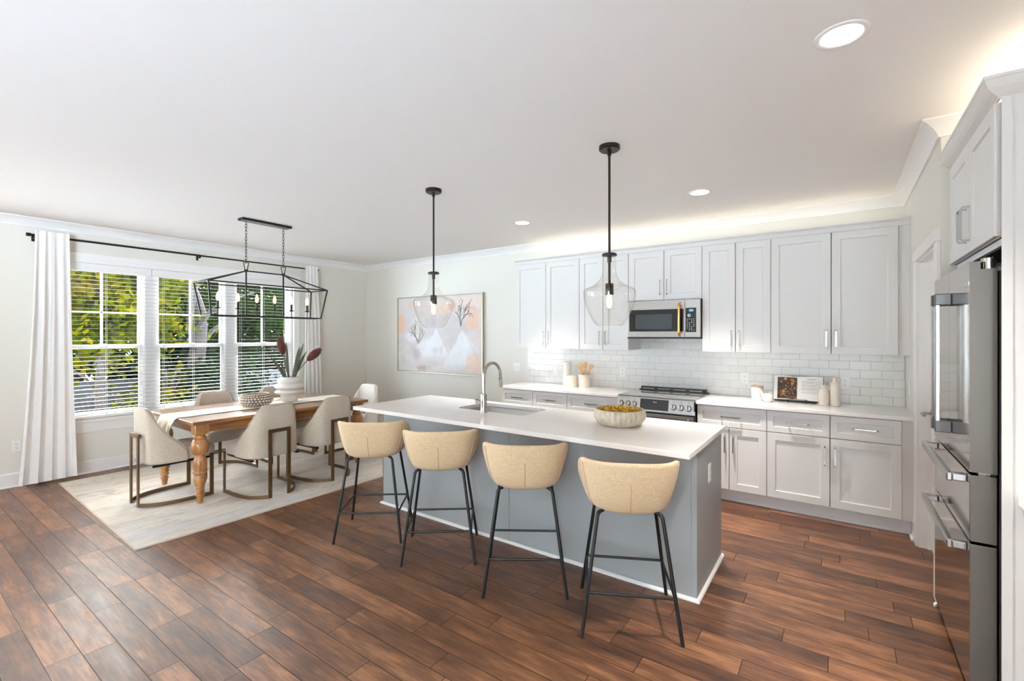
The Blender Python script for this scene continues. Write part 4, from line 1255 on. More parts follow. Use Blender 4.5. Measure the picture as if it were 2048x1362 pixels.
def flower(label, base, foot, tip, hook=None):
    o = thing('flower_stem', label, 'flower', tuple(pv(0, 0)), group='rust red flowers in the vase')
    O = pv(0, 0); f0 = foot - O; t0 = tip - O; ax = (t0 - f0).normalized(); Ln = (t0 - f0).length
    s0 = pv(0.01, -0.13) - O
    obj('stem', MB().tube(smoothpath([s0, pv(base, 0) - O, (pv(base, 0) - O).lerp(f0, .55) + VU * .01, f0, f0 + ax * Ln * .3], 5), 0.0055, 8), 'stem', o, True)
    side = ax.cross(VU).normalized(); up = side.cross(ax).normalized()
    core = MB(); rows = []
    for k in range(13):
        q = k / 12; r_ = 0.040 * math.sin(PI * (0.06 + 0.92 * q)) ** 0.6
        rows.append([tuple(f0 + ax * Ln * q + (side * math.cos(a) + up * math.sin(a)) * r_) for a in [2 * PI * j / 18 for j in range(18)]])
    core.grid(rows, cu=True, cap0=True, cap1=True)
    obj('bloom', core, 'bloom', o, True, 70)
    random.seed(7); b = MB(); bt = MB()
    for k in range(14):
        q = (k + .5) / 14; r_ = 0.040 * math.sin(PI * (0.06 + 0.92 * q)) ** 0.6
        nn = max(6, int(20 * r_ / 0.040))
        for j in range(nn):
            a = 2 * PI * (j + .5 * (k % 2)) / nn + random.uniform(-.1, .1)
            rad = side * math.cos(a) + up * math.sin(a); tan = rad.cross(ax).normalized()
            p = f0 + ax * Ln * q + rad * (r_ - .004); d = (rad * .8 + ax * .75).normalized(); L2 = 0.017
            nrm_ = d.cross(tan).normalized()
            v = [p + tan * .007, p - tan * .007, p - nrm_ * .005, p + nrm_ * .005, p + d * L2]
            b.add([tuple(x) for x in v], [(0, 2, 4), (2, 1, 4), (1, 3, 4), (3, 0, 4), (0, 3, 1, 2)])
            p2 = p + d * L2 * .72; v = [p2 + tan * .003, p2 - tan * .003, p2 - nrm_ * .003, p2 + nrm_ * .003, p + d * L2 * 1.18]
            bt.add([tuple(x) for x in v], [(0, 2, 4), (2, 1, 4), (1, 3, 4), (3, 0, 4), (0, 3, 1, 2)])
    obj('bloom_scale', b, 'bloom', o); obj('bloom_tip', bt, 'bloomt', o)


flower('upright rust red cone-shaped flower rising from the ringed vase', -.02, pv((545 - 640) * K, (655 - 350) * K, .02), pv((492 - 640) * K, (655 - 118) * K, .02))
flower('rust red cone-shaped flower leaning out sideways over the curtain', .05, pv((890 - 640) * K, (655 - 425) * K, -.02), pv((1072 - 640) * K, (655 - 272) * K, -.03))

# carved bowl covered with round shell scales
t = thing('carved_bowl', 'round brown and cream carved bowl with shell-like scales on the table runner', 'bowl', (-5.20, 2.54, TZ))
cp_ = [(0.0, 0.0), (0.105, 0.0), (0.125, 0.008), (0.152, 0.040), (0.158, 0.065), (0.150, 0.100), (0.130, 0.124), (0.122, 0.126)]
obj('bowl_body', MB().lathe(cp_, 40), 'scaleb', t, True, 50)
obj('bowl_inside', MB().lathe([(0.122, 0.126), (0.116, 0.124), (0.135, 0.095), (0.140, 0.060), (0.11, 0.02), (0.0, 0.015)], 40), 'scale', t, True, 50)
b = MB(); random.seed(3)
for k, (r_, z, sz) in enumerate(((0.122, 0.012, .013), (0.141, 0.031, .015), (0.154, 0.056, .0165), (0.153, 0.083, .015), (0.142, 0.106, .0135), (0.127, 0.124, .010))):
    nn = int(2 * PI * r_ / (sz * 2.05))
    for j in range(nn):
        a = 2 * PI * (j + .5 * (k % 2)) / nn
        b.sphere((r_ * math.cos(a), r_ * math.sin(a), z), sz * .92, 5, (1, 1, .85))
obj('shell_scale', b, 'scale', t, True, 70)

# ================================================================== ISLAND BOWL
t = thing('ribbed_bowl', 'whitewashed ribbed wooden bowl of dried yellow petals on the island', 'bowl', (-1.270, 3.130, IT))
wob = lambda a, z: 1 + 0.016 * math.sin(a * 30) + 0.009 * math.sin(a * 19 + z * 30)
obj('bowl_body', MB().lathe([(0.0, 0.0), (0.125, 0.0), (0.145, 0.010), (0.170, 0.042), (0.178, 0.068), (0.174, 0.098), (0.168, 0.110)], 180, rfun=wob), 'ribwhite', t, True, 60)
obj('bowl_rim', MB().lathe([(0.168, 0.110), (0.166, 0.113), (0.160, 0.112), (0.164, 0.092), (0.165, 0.06), (0.14, 0.02), (0.0, 0.015)], 68), 'bowlin', t, True, 60)
b = MB(); random.seed(11)
for k in range(420):
    a = random.uniform(0, 2 * PI); rr_ = 0.145 * math.sqrt(random.random())
    c = Vector((rr_ * math.cos(a), rr_ * math.sin(a), 0.084 + 0.034 * (1 - (rr_ / .15) ** 2) + random.uniform(-.008, .012)))
    u = Vector((random.gauss(0, 1), random.gauss(0, 1), random.gauss(0, .6))).normalized(); v_ = u.cross(Vector((random.gauss(0, 1), random.gauss(0, 1), random.gauss(0, 1)))).normalized(); w_ = u.cross(v_)
    s1, s2 = random.uniform(.012, .024), random.uniform(.006, .012)
    v = [c - u * s1, c - u * s1 * .2 + v_ * s2 + w_ * .003, c + u * s1, c - u * s1 * .2 - v_ * s2 + w_ * .003, c - w_ * .004, c - w_ * .006]
    b.add([tuple(x) for x in v], [(0, 4, 1), (1, 4, 2), (2, 4, 3), (3, 4, 0), (0, 1, 5), (1, 2, 5), (2, 3, 5), (3, 0, 5)])
o = obj('dried_petals', b, 'goldpetal', None, loc=(-1.270, 3.130, IT))
o['kind'] = 'stuff'; tag(o, 'heap of dried yellow petals filling the ribbed island bowl', 'dried petals')

# ================================================================== LAMPS
def pendant():
    t = thing('pendant_light', '', 'pendant lamp', group='clear glass pendants over the island')
    z = lambda v: v - CEIL
    obj('canopy', MB().lathe([(0.0, 0), (0.066, 0), (0.066, -0.022), (0.060, -0.028), (0.0, -0.028)], 32), 'oilbr', t, True)
    b = MB(); b.cyl((0, 0, z(2.722)), (0, 0, z(2.05)), 0.0075, 12); b.cyl((0, 0, z(2.722)), (0, 0, z(2.69)), 0.012, 12)
    obj('rod', b, 'oilbr', t, True)
    obj('shade_cap', MB().lathe([(0.0, z(2.062)), (0.040, z(2.062)), (0.047, z(2.056)), (0.047, z(2.046)), (0.0, z(2.046))], 28), 'oilbr', t, True)
    b = MB(); b.cyl((0, 0, z(2.046)), (0, 0, z(2.005)), 0.013, 14); b.cyl((0, 0, z(2.005)), (0, 0, z(1.86)), 0.008, 12)
    obj('inner_stem', b, 'oilbr', t, True)
    obj('socket', MB().lathe([(0.0, z(1.868)), (0.026, z(1.868)), (0.026, z(1.820)), (0.024, z(1.820)), (0.024, z(1.818)), (0.027, z(1.818)), (0.027, z(1.796)), (0.0, z(1.796))], 24), 'oilbr', t, True, 30)
    obj('bulb', MB().lathe([(0.0, z(1.796)), (0.012, z(1.796)), (0.016, z(1.782)), (0.0185, z(1.76)), (0.018, z(1.735)), (0.012, z(1.715)), (0.0, z(1.708))], 20), 'bulbg', t, True, 80)
    pr_ = [(0.040, 2.046), (0.0405, 1.995), (0.043, 1.950), (0.052, 1.915), (0.072, 1.882), (0.102, 1.858), (0.136, 1.842), (0.156, 1.834), (0.164, 1.824), (0.167, 1.808), (0.164, 1.775), (0.153, 1.730), (0.135, 1.685), (0.113, 1.640), (0.094, 1.612), (0.080, 1.600)]
    sm = smoothpath([(r_, 0, zz) for r_, zz in pr_], 3)
    obj('glass_shade', MB().lathe([(p[0], z(p[2])) for p in sm] + [(sm[-1][0] - .003, z(sm[-1][2]) + .001)] + [(p[0] - .003, z(p[2])) for p in sm[::-1]], 48), 'shade', t, True, 80)
    return t


pn = pendant()
pn.location = (-1.206, 2.800, CEIL); pn['label'] = 'clear glass pendant lamp hanging in front of the microwave, above the petal bowl'
dup(pn, (-2.762, 2.790, CEIL), 0, 'clear glass pendant lamp hanging in front of the abstract painting, above the faucet', 'clear glass pendants over the island')

t = thing('chandelier', 'black open cage lantern chandelier with six candle bulbs over the dining table', 'chandelier', (-5.055, 2.572, 0))
obj('canopy', MB().box(-0.055, 0.055, -0.262, 0.262, CEIL - 0.024, CEIL, .003), 'blackm', t)
for y in (-0.205, 0.192):
    b = MB(); zt, zb_ = CEIL - 0.024, 2.292; nl = 13; pit = (zt - zb_) / nl
    for k in range(nl):
        zc = zb_ + pit * (k + .5); h_, w_ = pit * .68, 0.0095
        pts = [((0 if k % 2 else w_ * math.cos(a)), (w_ * math.cos(a) if k % 2 else 0) + y, zc + h_ * math.sin(a)) for a in [2 * PI * j / 12 for j in range(13)]]
        b.tube(pts, 0.0022, 6)
    obj('chain', b, 'blackm', t, True)
U_, LO = (0.166, 0.626, 2.058), (0.108, 0.581, 1.732)
sq = rect(0.012, 0.012)
b = MB()
def bar(p, q): b.tube([p, q], 0, sec=sq)
cu_ = [(sx * U_[0], sy * U_[1], U_[2]) for sx, sy in ((-1, -1), (1, -1), (1, 1), (-1, 1))]
cl_ = [(sx * LO[0], sy * LO[1], LO[2]) for sx, sy in ((-1, -1), (1, -1), (1, 1), (-1, 1))]
rg = [(0, -0.205, 2.206), (0, 0.192, 2.206)]
for k in range(4):
    bar(cu_[k], cu_[(k + 1) % 4]); bar(cl_[k], cl_[(k + 1) % 4]); bar(cu_[k], cl_[k])
bar(rg[0], rg[1])
for k, r_ in ((0, 0), (1, 0), (2, 1), (3, 1)): bar(cu_[k], rg[r_])
for r_ in rg:
    bar(r_, (r_[0], r_[1], LO[2] + .0)); b.cyl((r_[0], r_[1], 2.196), (r_[0], r_[1], 2.222), 0.018, 12)
    b.tube([(0, r_[1] - .010, 2.215), (0, r_[1] - .026, 2.292), (0, r_[1] + .026, 2.292), (0, r_[1] + .010, 2.215)], 0, sec=rect(.007, .007))
b.box(-0.018, 0.018, -LO[1], LO[1], LO[2] - 0.008, LO[2] + 0.006)
obj('cage_frame', b, 'blackm', t)
for k in range(6):
    y = -0.475 + 0.190 * k
    cd = obj('candle_holder', MB().cyl((0, y, LO[2]), (0, y, LO[2] + 0.075), 0.004, 10), 'blackm', t, True)
    obj('drip_dish', MB().lathe([(0.0, 0.073), (0.012, 0.070), (0.028, 0.080), (0.029, 0.083), (0.012, 0.078), (0.0, 0.078)], 20, (0, y, LO[2])), 'blackm', cd, True)
    obj('candle_sleeve', MB().cyl((0, y, LO[2] + .078), (0, y, LO[2] + .150), 0.0115, 14), 'oilbr', cd, True)
    obj('bulb', MB().lathe([(0.0, 0.150), (0.008, 0.150), (0.015, 0.166), (0.0175, 0.182), (0.015, 0.202), (0.008, 0.224), (0.003, 0.238), (0.0, 0.240)], 16, (0, y, LO[2])), 'candleb', cd, True, 80)


def downlight(label, x, y, pw):
    t = thing('recessed_light', label, 'downlight', (x, y, CEIL), group='recessed downlights')
    obj('trim_ring', MB().lathe([(0.072, -0.001), (0.074, -0.004), (0.092, -0.005), (0.097, -0.001), (0.097, 0.0), (0.072, 0.0)], 40), 'trim', t, True, 60)
    obj('lens', MB().lathe([(0.0, -0.0012), (0.050, -0.0012), (0.072, -0.0025), (0.072, -0.0005), (0.0, -0.0005)], 40), 'lens', t, True)
    area_light('downlight_lamp', (0, 0, -0.012), (0, 0, 0), 0.13, pw, (1.0, 0.94, 0.87), t, spread=math.radians(70))


downlight('large round recessed downlight closest to the camera, near the fridge', 0.008, 2.303, 8)
downlight('round recessed downlight in the ceiling before the wide wall cabinets', -0.968, 4.145, 11)
downlight('round recessed downlight in the ceiling before the end wall cabinet', -2.798, 4.170, 7)

# ================================================================== CURTAINS, ROD, BLINDS
RX, RZ_ = XL + 0.085, 2.566
t = thing('curtain_rod', 'thin black curtain rod above the triple window', 'curtain rod', (RX, 0, RZ_))
b = MB(); b.cyl((0, 1.050, 0), (0, 2.60, 0), 0.0115, 14); b.cyl((0, 2.60, 0), (0, 4.235, 0), 0.0095, 14)
obj('rod', b, 'blackm', t, True)
for y, s in ((1.050, -1), (4.235, 1)):
    obj('finial', MB().cyl((0, y - .004 * s, 0), (0, y + 0.028 * s, 0), 0.018, 16), 'blackm', t, True)
for y in (1.085, 2.595, 4.215):
    b = MB(); b.box(-0.012, 0.012, y - 0.008, y + 0.008, -0.022, -0.008); b.box(-0.084, 0.012, y - 0.006, y + 0.006, -0.032, -0.020); b.box(-0.085, -0.079, y - 0.012, y + 0.012, -0.055, 0.02)
    obj('bracket', b, 'blackm', t)


def curtain(label, yt0, yt1, yb0, yb1, zb_, nf, ph, sd):
    random.seed(sd)
    rows = []; nz, ny = 40, nf * 14
    jit = [random.uniform(.75, 1.25) for _ in range(nf + 1)]
    for i in range(nz + 1):
        q = i / nz; z = 2.612 + (zb_ - 2.612) * q
        e = q ** 1.6
        a0 = yt0 + (yb0 - yt0) * e; a1 = yt1 + (yb1 - yt1) * e
        amp = 0.012 + 0.030 * min(1, q * 3) + 0.014 * q
        row = []
        for j in range(ny + 1):
            u = j / ny; k = u * nf
            s_ = math.sin(2 * PI * (k + ph) + 0.35 * math.sin(q * 4 + k))
            s_ = math.copysign(abs(s_) ** 0.8, s_)
            y = a0 + (a1 - a0) * (u + 0.018 * math.sin(4 * PI * k + ph) * q)
            row.append((RX + 0.034 + amp * jit[int(min(nf, k))] * 0.9 * (s_ + 1) * 0.5 + 0.004, y, z))
        rows.append(row)
    back = [[(x - .0022, y, z) for x, y, z in r_] for r_ in rows]
    b = MB(); b.grid([a + c_[::-1] for a, c_ in zip(rows, back)], cu=True, cap0=True, cap1=True)
    return tag(obj('curtain', b, 'curtain', None, True, 70), label, 'curtain', 'white curtain panels')


curtain('long white curtain panel beside the low wall outlet, flaring towards the floor', 1.078, 1.340, 0.955, 1.392, 0.030, 4, 0.1, 2)
curtain('long white curtain panel beside the room corner, behind the flowers', 4.015, 4.228, 3.985, 4.300, 0.025, 4, 0.35, 5)

BX = XL - 0.018


def blind(label, y0, y1):
    t = thing('window_blind', label, 'blind', (BX, y0, 0), group='white horizontal blinds')
    w = y1 - y0
    obj('valance', MB().box(-0.025, 0.030, 0.0005, w - 0.0005, 2.250, 2.338, .003), 'trim', t)
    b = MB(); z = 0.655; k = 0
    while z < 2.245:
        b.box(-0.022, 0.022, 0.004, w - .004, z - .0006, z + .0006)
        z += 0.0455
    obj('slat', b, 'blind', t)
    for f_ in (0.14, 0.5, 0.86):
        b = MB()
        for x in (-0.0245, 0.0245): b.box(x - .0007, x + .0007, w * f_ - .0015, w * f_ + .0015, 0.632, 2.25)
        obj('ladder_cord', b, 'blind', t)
    obj('bottom_rail', MB().box(-0.025, 0.025, 0.002, w - 0.002, 0.605, 0.632, .003), 'trim', t)


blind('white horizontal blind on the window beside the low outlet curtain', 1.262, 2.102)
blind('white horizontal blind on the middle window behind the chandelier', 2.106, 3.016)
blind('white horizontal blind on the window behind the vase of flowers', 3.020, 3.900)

# ================================================================== PAINTING
def painted(name, nx, ny, fn, place, m, parent):
    """front grid with a painted colour attribute; place(u,v) -> point; thin body behind comes separately"""
    u = np.linspace(0, 1, nx); v = np.linspace(0, 1, ny); Ug, Vg = np.meshgrid(u, v)
    colr = fn(Ug, Vg)                         # (ny,nx,3) srgb 0..255
    b = MB(); b.grid([[place(uu, vv) for uu in u] for vv in v])
    o = obj(name, b, m, parent)
    c = colr.reshape(-1, 3) / 255.0
    l_ = np.where(c <= 0.04045, c / 12.92, ((c + 0.055) / 1.055) ** 2.4)
    at = o.data.color_attributes.new('paint', 'FLOAT_COLOR', 'POINT')
    at.data.foreach_set('color', np.concatenate([l_, np.ones((len(l_), 1))], 1).astype(np.float32).ravel())
    return o


def noise2(U, V, sc, seed):
    r = np.random.RandomState(seed); out = np.zeros_like(U); amp = 1.0
    for k in range(4):
        for _ in range(3):
            a = r.uniform(0, 2 * np.pi); f_ = sc * (2 ** k); p = r.uniform(0, 6.28)
            out += amp * np.sin(f_ * (np.cos(a) * U + np.sin(a) * V) + p + 1.3 * np.sin(f_ * .5 * (V - U) + p))
        amp *= .55
    return out / 5.5


def abstract(U, V):
    n1, n2, n3 = noise2(U, V, 7, 1), noise2(U, V, 12, 2), noise2(U, V, 40, 3)
    C = np.empty(U.shape + (3,)); C[:] = (220, 213, 207)
    def put(mask, rgb, a=1.0):
        mm = np.clip(mask, 0, 1)[..., None] * a
        C[:] = C * (1 - mm) + np.array(rgb) * mm
    def blob(cu, cv, ru, rv, soft=.55, tw=.9):
        d = np.sqrt(((U - cu) / ru) ** 2 + ((V - cv) / rv) ** 2) + tw * n2 + .18 * n3
        return np.clip((1.12 - d) / soft, 0, 1) * .95
    def tri(au, av, bl, br, bv, soft=.02):
        q = (av - V) / (av - bv); l = au + (bl - au) * q; r_ = au + (br - au) * q
        return np.clip((U - l + .015 * n2) / soft, 0, 1) * np.clip((r_ - U + .015 * n2) / soft, 0, 1) * np.clip((V - bv) / .12, 0, 1) * (V < av)
    put(np.clip(.5 + n1, 0, 1), (206, 200, 199), .8)
    put(blob(.20, .40, .22, .26), (196, 188, 190), .6)
    put(blob(.40, .62, .16, .16), (204, 200, 206), .7)
    put(blob(.66, .55, .16, .20), (198, 192, 194), .6)
    put(blob(.14, .70, .09, .22), (206, 200, 204), .7)
    put(tri(.49, .60, .25, .68, .12), (230, 229, 231), .85)
    put(blob(.36, .34, .12, .14), (232, 231, 233), .8)
    put(blob(.18, .45, .12, .10), (228, 226, 228), .8)
    put(tri(.79, .60, .54, 1.02, .02), (227, 227, 230), .92)
    put(tri(.79, .60, .79, 1.02, .25, .03), (236, 235, 236), .5)
    put(blob(.035, .68, .055, .16, .3), (228, 186, 156), .9)
    put(blob(.21, .90, .11, .08), (214, 190, 178), .8)
    put(blob(.33, .88, .14, .05), (226, 204, 194), .7)
    put(blob(.55, .83, .12, .07), (228, 206, 190), .85)
    put(blob(.675, .86, .04, .07, .3, .3), (216, 166, 142), .9)
    put(blob(.90, .93, .16, .08), (226, 208, 198), .8)
    put(blob(.86, .82, .09, .03, .3, .3), (226, 184, 164), .8)
    put(blob(.925, .66, .075, .13), (231, 192, 172), .9)
    put(blob(.92, .15, .085, .10), (230, 200, 182), .85)
    put(blob(.97, .45, .04, .10), (224, 204, 196), .6)
    put(blob(.48, .28, .04, .05), (204, 200, 206), .7); put(blob(.55, .29, .03, .06), (206, 202, 208), .7)
    put(blob(.30, .055, .11, .05), (176, 158, 144), .8)
    put(blob(.24, .24, .05, .07), (190, 178, 178), .6)
    put(blob(.06, .18, .05, .10), (204, 192, 184), .6)
    put(blob(.40, .11, .2, .03), (208, 200, 198), .5)
    C[:] += (n3 * 5)[..., None]
    return np.clip(C, 0, 255)


t = thing('framed_painting', 'large abstract peach, grey and white painting in a slim champagne frame', 'painting', (-5.085, YB, 1.550))
pw, ph_ = 0.902, 0.605
b = MB()
for a in ((-pw, -pw + .012, -ph_, ph_), (pw - .012, pw, -ph_, ph_), (-pw + .012, pw - .012, -ph_, -ph_ + .012), (-pw + .012, pw - .012, ph_ - .012, ph_)): b.box(a[0], a[1], -0.045, -0.002, a[2], a[3], .001)
obj('frame', b, 'champagne', t)
cv = obj('canvas_body', MB().box(-pw + .016, pw - .016, -0.0355, -0.004, -ph_ + .016, ph_ - .016), 'page', t)
obj('inner_gap', MB().box(-pw + .012, pw - .012, -0.006, -0.003, -ph_ + .012, ph_ - .012), 'glyphd', t)
iw, ih = 2 * (pw - .0165), 2 * (ph_ - .0165)
M['paint'] = attr_mat('abstract_paint', 0.65)
painted('painted_canvas', 300, 200, abstract, lambda u, v: (-iw / 2 + iw * u, -0.0362, -ih / 2 + ih * v), 'paint', cv)
b = MB(); random.seed(9)
def twig(u, v, ang, ln, r, dep):
    p = [(u, v)]; a = ang
    for k in range(4):
        a += random.uniform(-.35, .35); u += ln * .25 * math.cos(a) * .67; v += ln * .25 * math.sin(a); p.append((u, v))
        if dep and k in (1, 2): twig(u, v, a + random.choice((-1, 1)) * random.uniform(.5, .95), ln * .55, r * .75, dep - 1)
    b.tube([(-iw / 2 + iw * q[0], -0.0372, -ih / 2 + ih * q[1]) for q in p], r, 6)
twig(.775, .60, 1.9, .22, .0042, 2); twig(.775, .60, 1.1, .26, .0042, 2); twig(.776, .61, 1.5, .26, .0036, 2); twig(.80, .70, .9, .14, .0036, 1)
obj('painted_twig', b, 'twig', cv); b = MB()
twig(.265, .37, 1.6, .22, .0032, 2); twig(.266, .38, 1.35, .2, .003, 2); twig(.266, .38, 1.9, .26, .003, 2); twig(.275, .40, 1.0, .18, .0028, 1); twig(.262, .42, 2.2, .16, .0026, 1)
obj('painted_twig', b, 'twig', cv)

# ================================================================== WORKTOP OBJECTS
# beside the range
t = thing('tall_vase', 'tall plain white cylinder vase against the tiles behind the ribbed canister', 'vase', (-2.762, 5.115, CT))
obj('vase_body', MB().lathe([(0.0, 0), (0.050, 0), (0.053, 0.004), (0.053, 0.290), (0.050, 0.295), (0.047, 0.290), (0.047, 0.03), (0.0, 0.03)], 32), 'ceramicw', t, True)
t = thing('ribbed_canister', 'short fluted white canister with a knobbed lid beside the utensil crock', 'canister', (-2.652, 5.020, CT))
obj('canister_body', MB().lathe([(0.0, 0), (0.062, 0), (0.066, 0.006), (0.066, 0.108), (0.062, 0.116), (0.0, 0.116)], 96, rfun=lambda a, z: 1 + (0.045 * abs(math.sin(a * 8)) - .03 if 0.003 < z < 0.112 else -.02)), 'ceramic', t, True, 40)
ld = obj('lid', MB().lathe([(0.0, 0.116), (0.056, 0.117), (0.057, 0.123), (0.045, 0.131), (0.012, 0.136), (0.0, 0.136)], 32), 'ceramic', t, True)
obj('lid_knob', MB().lathe([(0.0, 0.135), (0.006, 0.136), (0.006, 0.142), (0.012, 0.149), (0.010, 0.157), (0.0, 0.160)], 20), 'ceramic', ld, True)
CXU, CYU = -2.500, 5.060
t = thing('utensil_crock', 'cream ceramic crock filled with wooden cooking utensils', 'crock', (CXU, CYU, CT))
obj('crock_body', MB().lathe([(0.0, 0), (0.064, 0), (0.067, 0.004), (0.067, 0.118), (0.072, 0.122), (0.074, 0.148), (0.071, 0.153), (0.066, 0.150), (0.062, 0.118), (0.061, 0.02), (0.0, 0.015)], 40), 'ceramic', t, True, 50)


def utensil(name, label, dx, ang, fwd, L_, kind):
    """wooden tool leaning from the crock; ang = lean sideways, fwd = lean towards camera"""
    t = thing(name, label, 'utensil', (CXU, CYU, CT), group='wooden utensils in the crock')
    d = Vector((math.sin(ang), -math.sin(fwd), math.cos(ang))).normalized()
    p0 = Vector((-0.030 * math.sin(ang) / max(.2, abs(math.sin(ang))) if abs(ang) > .05 else 0, 0.02, 0.018)); p1 = p0 + d * (L_ - 0.085)
    obj('handle', MB().tube([p0, p1], [0.0055, 0.007], 10), 'spoon', t, True)
    side = d.cross(Vector((0, 1, 0))).normalized(); nn = side.cross(d).normalized()
    rows = []; n = 14
    for i in range(n + 1):
        q = i / n
        if kind == 'spoon': w = 0.007 + 0.021 * math.sin(PI * min(1, q * 1.02)) ** .7
        elif kind == 'fork': w = 0.008 + 0.018 * min(1, q * 2) - (0.004 if q > .9 else 0)
        else: w = (0.007 + 0.018 * min(1, q * 1.8)) * (1 if q < .85 else 1 - (q - .85) * 1.2)
        p = p1 + d * 0.085 * q; c_ = 0.008 * math.sin(PI * q) if kind == 'spoon' else 0
        rows.append([tuple(p + side * w * a + nn * (b_ * .003 - c_ * (1 - a * a))) for a, b_ in ((-1, 0), (-.5, 1), (0, 1.2), (.5, 1), (1, 0), (.5, -1), (0, -1.2), (-.5, -1))])
    h = obj('head', MB().grid(rows, cu=True, cap0=True, cap1=True), 'spoon', t, True, 60)
    if kind == 'hole':
        p = p1 + d * 0.045 + nn * .0036
        obj('hole_mark', MB().tube([p, p - nn * .0072], 0.005, 10), 'scaleb', h)


utensil('wooden_spoon', 'wooden spoon with a round hole leaning towards the ribbed canister', 0, -0.40, .05, 0.275, 'hole')
utensil('wooden_fork', 'wooden fork standing upright at the back of the crock', 0, -0.10, -.12, 0.285, 'fork')
utensil('wooden_spoon', 'wooden spoon with an oval bowl in the middle of the crock', 0, 0.13, .22, 0.255, 'spoon')
utensil('wooden_spatula', 'flat wooden spatula leaning out of the crock towards the range', 0, 0.50, .10, 0.285, 'spat')

# beside the cookbook
t = thing('lidded_canister', 'smooth white canister with a flat wooden lid and cord loop', 'canister', (-0.640, 4.985, CT))
obj('canister_body', MB().lathe([(0.0, 0), (0.045, 0), (0.049, 0.005), (0.052, 0.126), (0.050, 0.128), (0.0, 0.128)], 36), 'ceramicw', t, True)
ld = obj('lid', MB().lathe([(0.0, 0.128), (0.0535, 0.128), (0.0545, 0.131), (0.0535, 0.137), (0.0, 0.137)], 36), 'cork', t, True, 40)
obj('cord_loop', MB().tube(smoothpath([(-0.004, 0, 0.137), (-0.020, -.004, 0.149), (-0.034, -.006, 0.151), (-0.020, -.002, 0.145), (0.004, 0, 0.137)], 5), 0.0018, 6), 'seamo', ld, True)
t = thing('small_jug', 'little round white ceramic jug with an upturned spout beside the cookbook', 'jug', (-0.548, 4.930, CT))
obj('jug_body', MB().lathe([(0.0, 0), (0.024, 0), (0.030, 0.003), (0.043, 0.022), (0.046, 0.040), (0.041, 0.060), (0.026, 0.074), (0.020, 0.080), (0.016, 0.080), (0.018, 0.070), (0.0, 0.06)], 32), 'ceramicw', t, True, 60)
obj('spout', MB().tube(smoothpath([(-0.030, -.004, 0.050), (-0.042, -.006, 0.074), (-0.056, -.008, 0.102)], 5), [0.015 - .0006 * k for k in range(11)], 12), 'ceramicw', t, True)
obj('handle', MB().tube(smoothpath([(0.018, 0, 0.078), (0.020, 0, 0.096), (0.030, 0, 0.092), (0.040, 0, 0.060)], 5), 0.0035, 8), 'ceramicw', t, True)
obj('foot', MB().lathe([(0.026, 0.0), (0.027, 0.003), (0.024, 0.004), (0.024, 0)], 20), 'scale', t, True)


def jug(label, x, y, h, r, hs):
    t = thing('ceramic_jug', label, 'jug', (x, y, CT), group='cream ceramic jugs')
    sh = h - 0.055
    obj('jug_body', MB().lathe([(0.0, 0), (r - .004, 0), (r, 0.005), (r, sh - 0.02), (r - .003, sh - .004), (r * .72, sh + .016), (r * .48, sh + .026), (r * .44, h - .012), (r * .50, h - .003), (r * .44, h), (r * .34, h - .004), (r * .34, sh + .02), (0.0, sh)], 36), 'ceramic', t, True, 60)
    obj('handle', MB().tube(smoothpath([(r * .40, 0, h - .012), (r * .72, 0, h - .004), (r * 1.0, 0, h - .018), (r * .98, 0, h - .040), (r * .80, 0, sh + .006)], 5), 0.0052, 10), 'ceramic', t, True)


jug('short cream ceramic jug with a loop handle next to the cookbook', -0.112, 4.985, 0.180, 0.0395, 1)
jug('tall cream ceramic jug with a loop handle in front of the tile outlet', -0.030, 5.000, 0.247, 0.0400, 1)

# open cookbook on a black wire stand
BKY, BKZ = 5.045, CT + 0.016
tilt = math.radians(17)
t = thing('open_cookbook', 'open cookbook with a dark food photo page leaning on a black wire stand', 'book', (-0.315, BKY, BKZ))
t.rotation_euler = (-tilt, 0, 0)
hw_, hh = 0.196, 0.232
def pz(u):      # page bulge near the gutter
    return -0.012 * math.sin(PI * min(1, abs(u) * 1.15)) ** .8
N_ = 24; us = [-1 + 2 * k / N_ for k in range(N_ + 1)]
front = [(hw_ * u, pz(u), 0.0) for u in us]
b = MB()
b.grid([[(x, y, 0.003) for x, y, _ in front] + [(x, 0.012, 0.003) for x, _, _ in front[::-1]], [(x, y, hh - .012 * (1 - abs(u)) ** 2) for (x, y, _), u in zip(front, us)] + [(x, 0.012, hh - .004) for x, _, _ in front[::-1]]], cu=True, cap0=True, cap1=True)
pg = obj('page_block', b, 'page', t)
b = MB(); b.box(-hw_ - .004, -0.004, 0.012, 0.0145, 0, hh + .003); b.box(0.004, hw_ + .004, 0.012, 0.0145, 0, hh + .003); b.box(-.004, .004, 0.0122, 0.0145, 0, hh + .003)
obj('cover', b, 'glyphd', t)
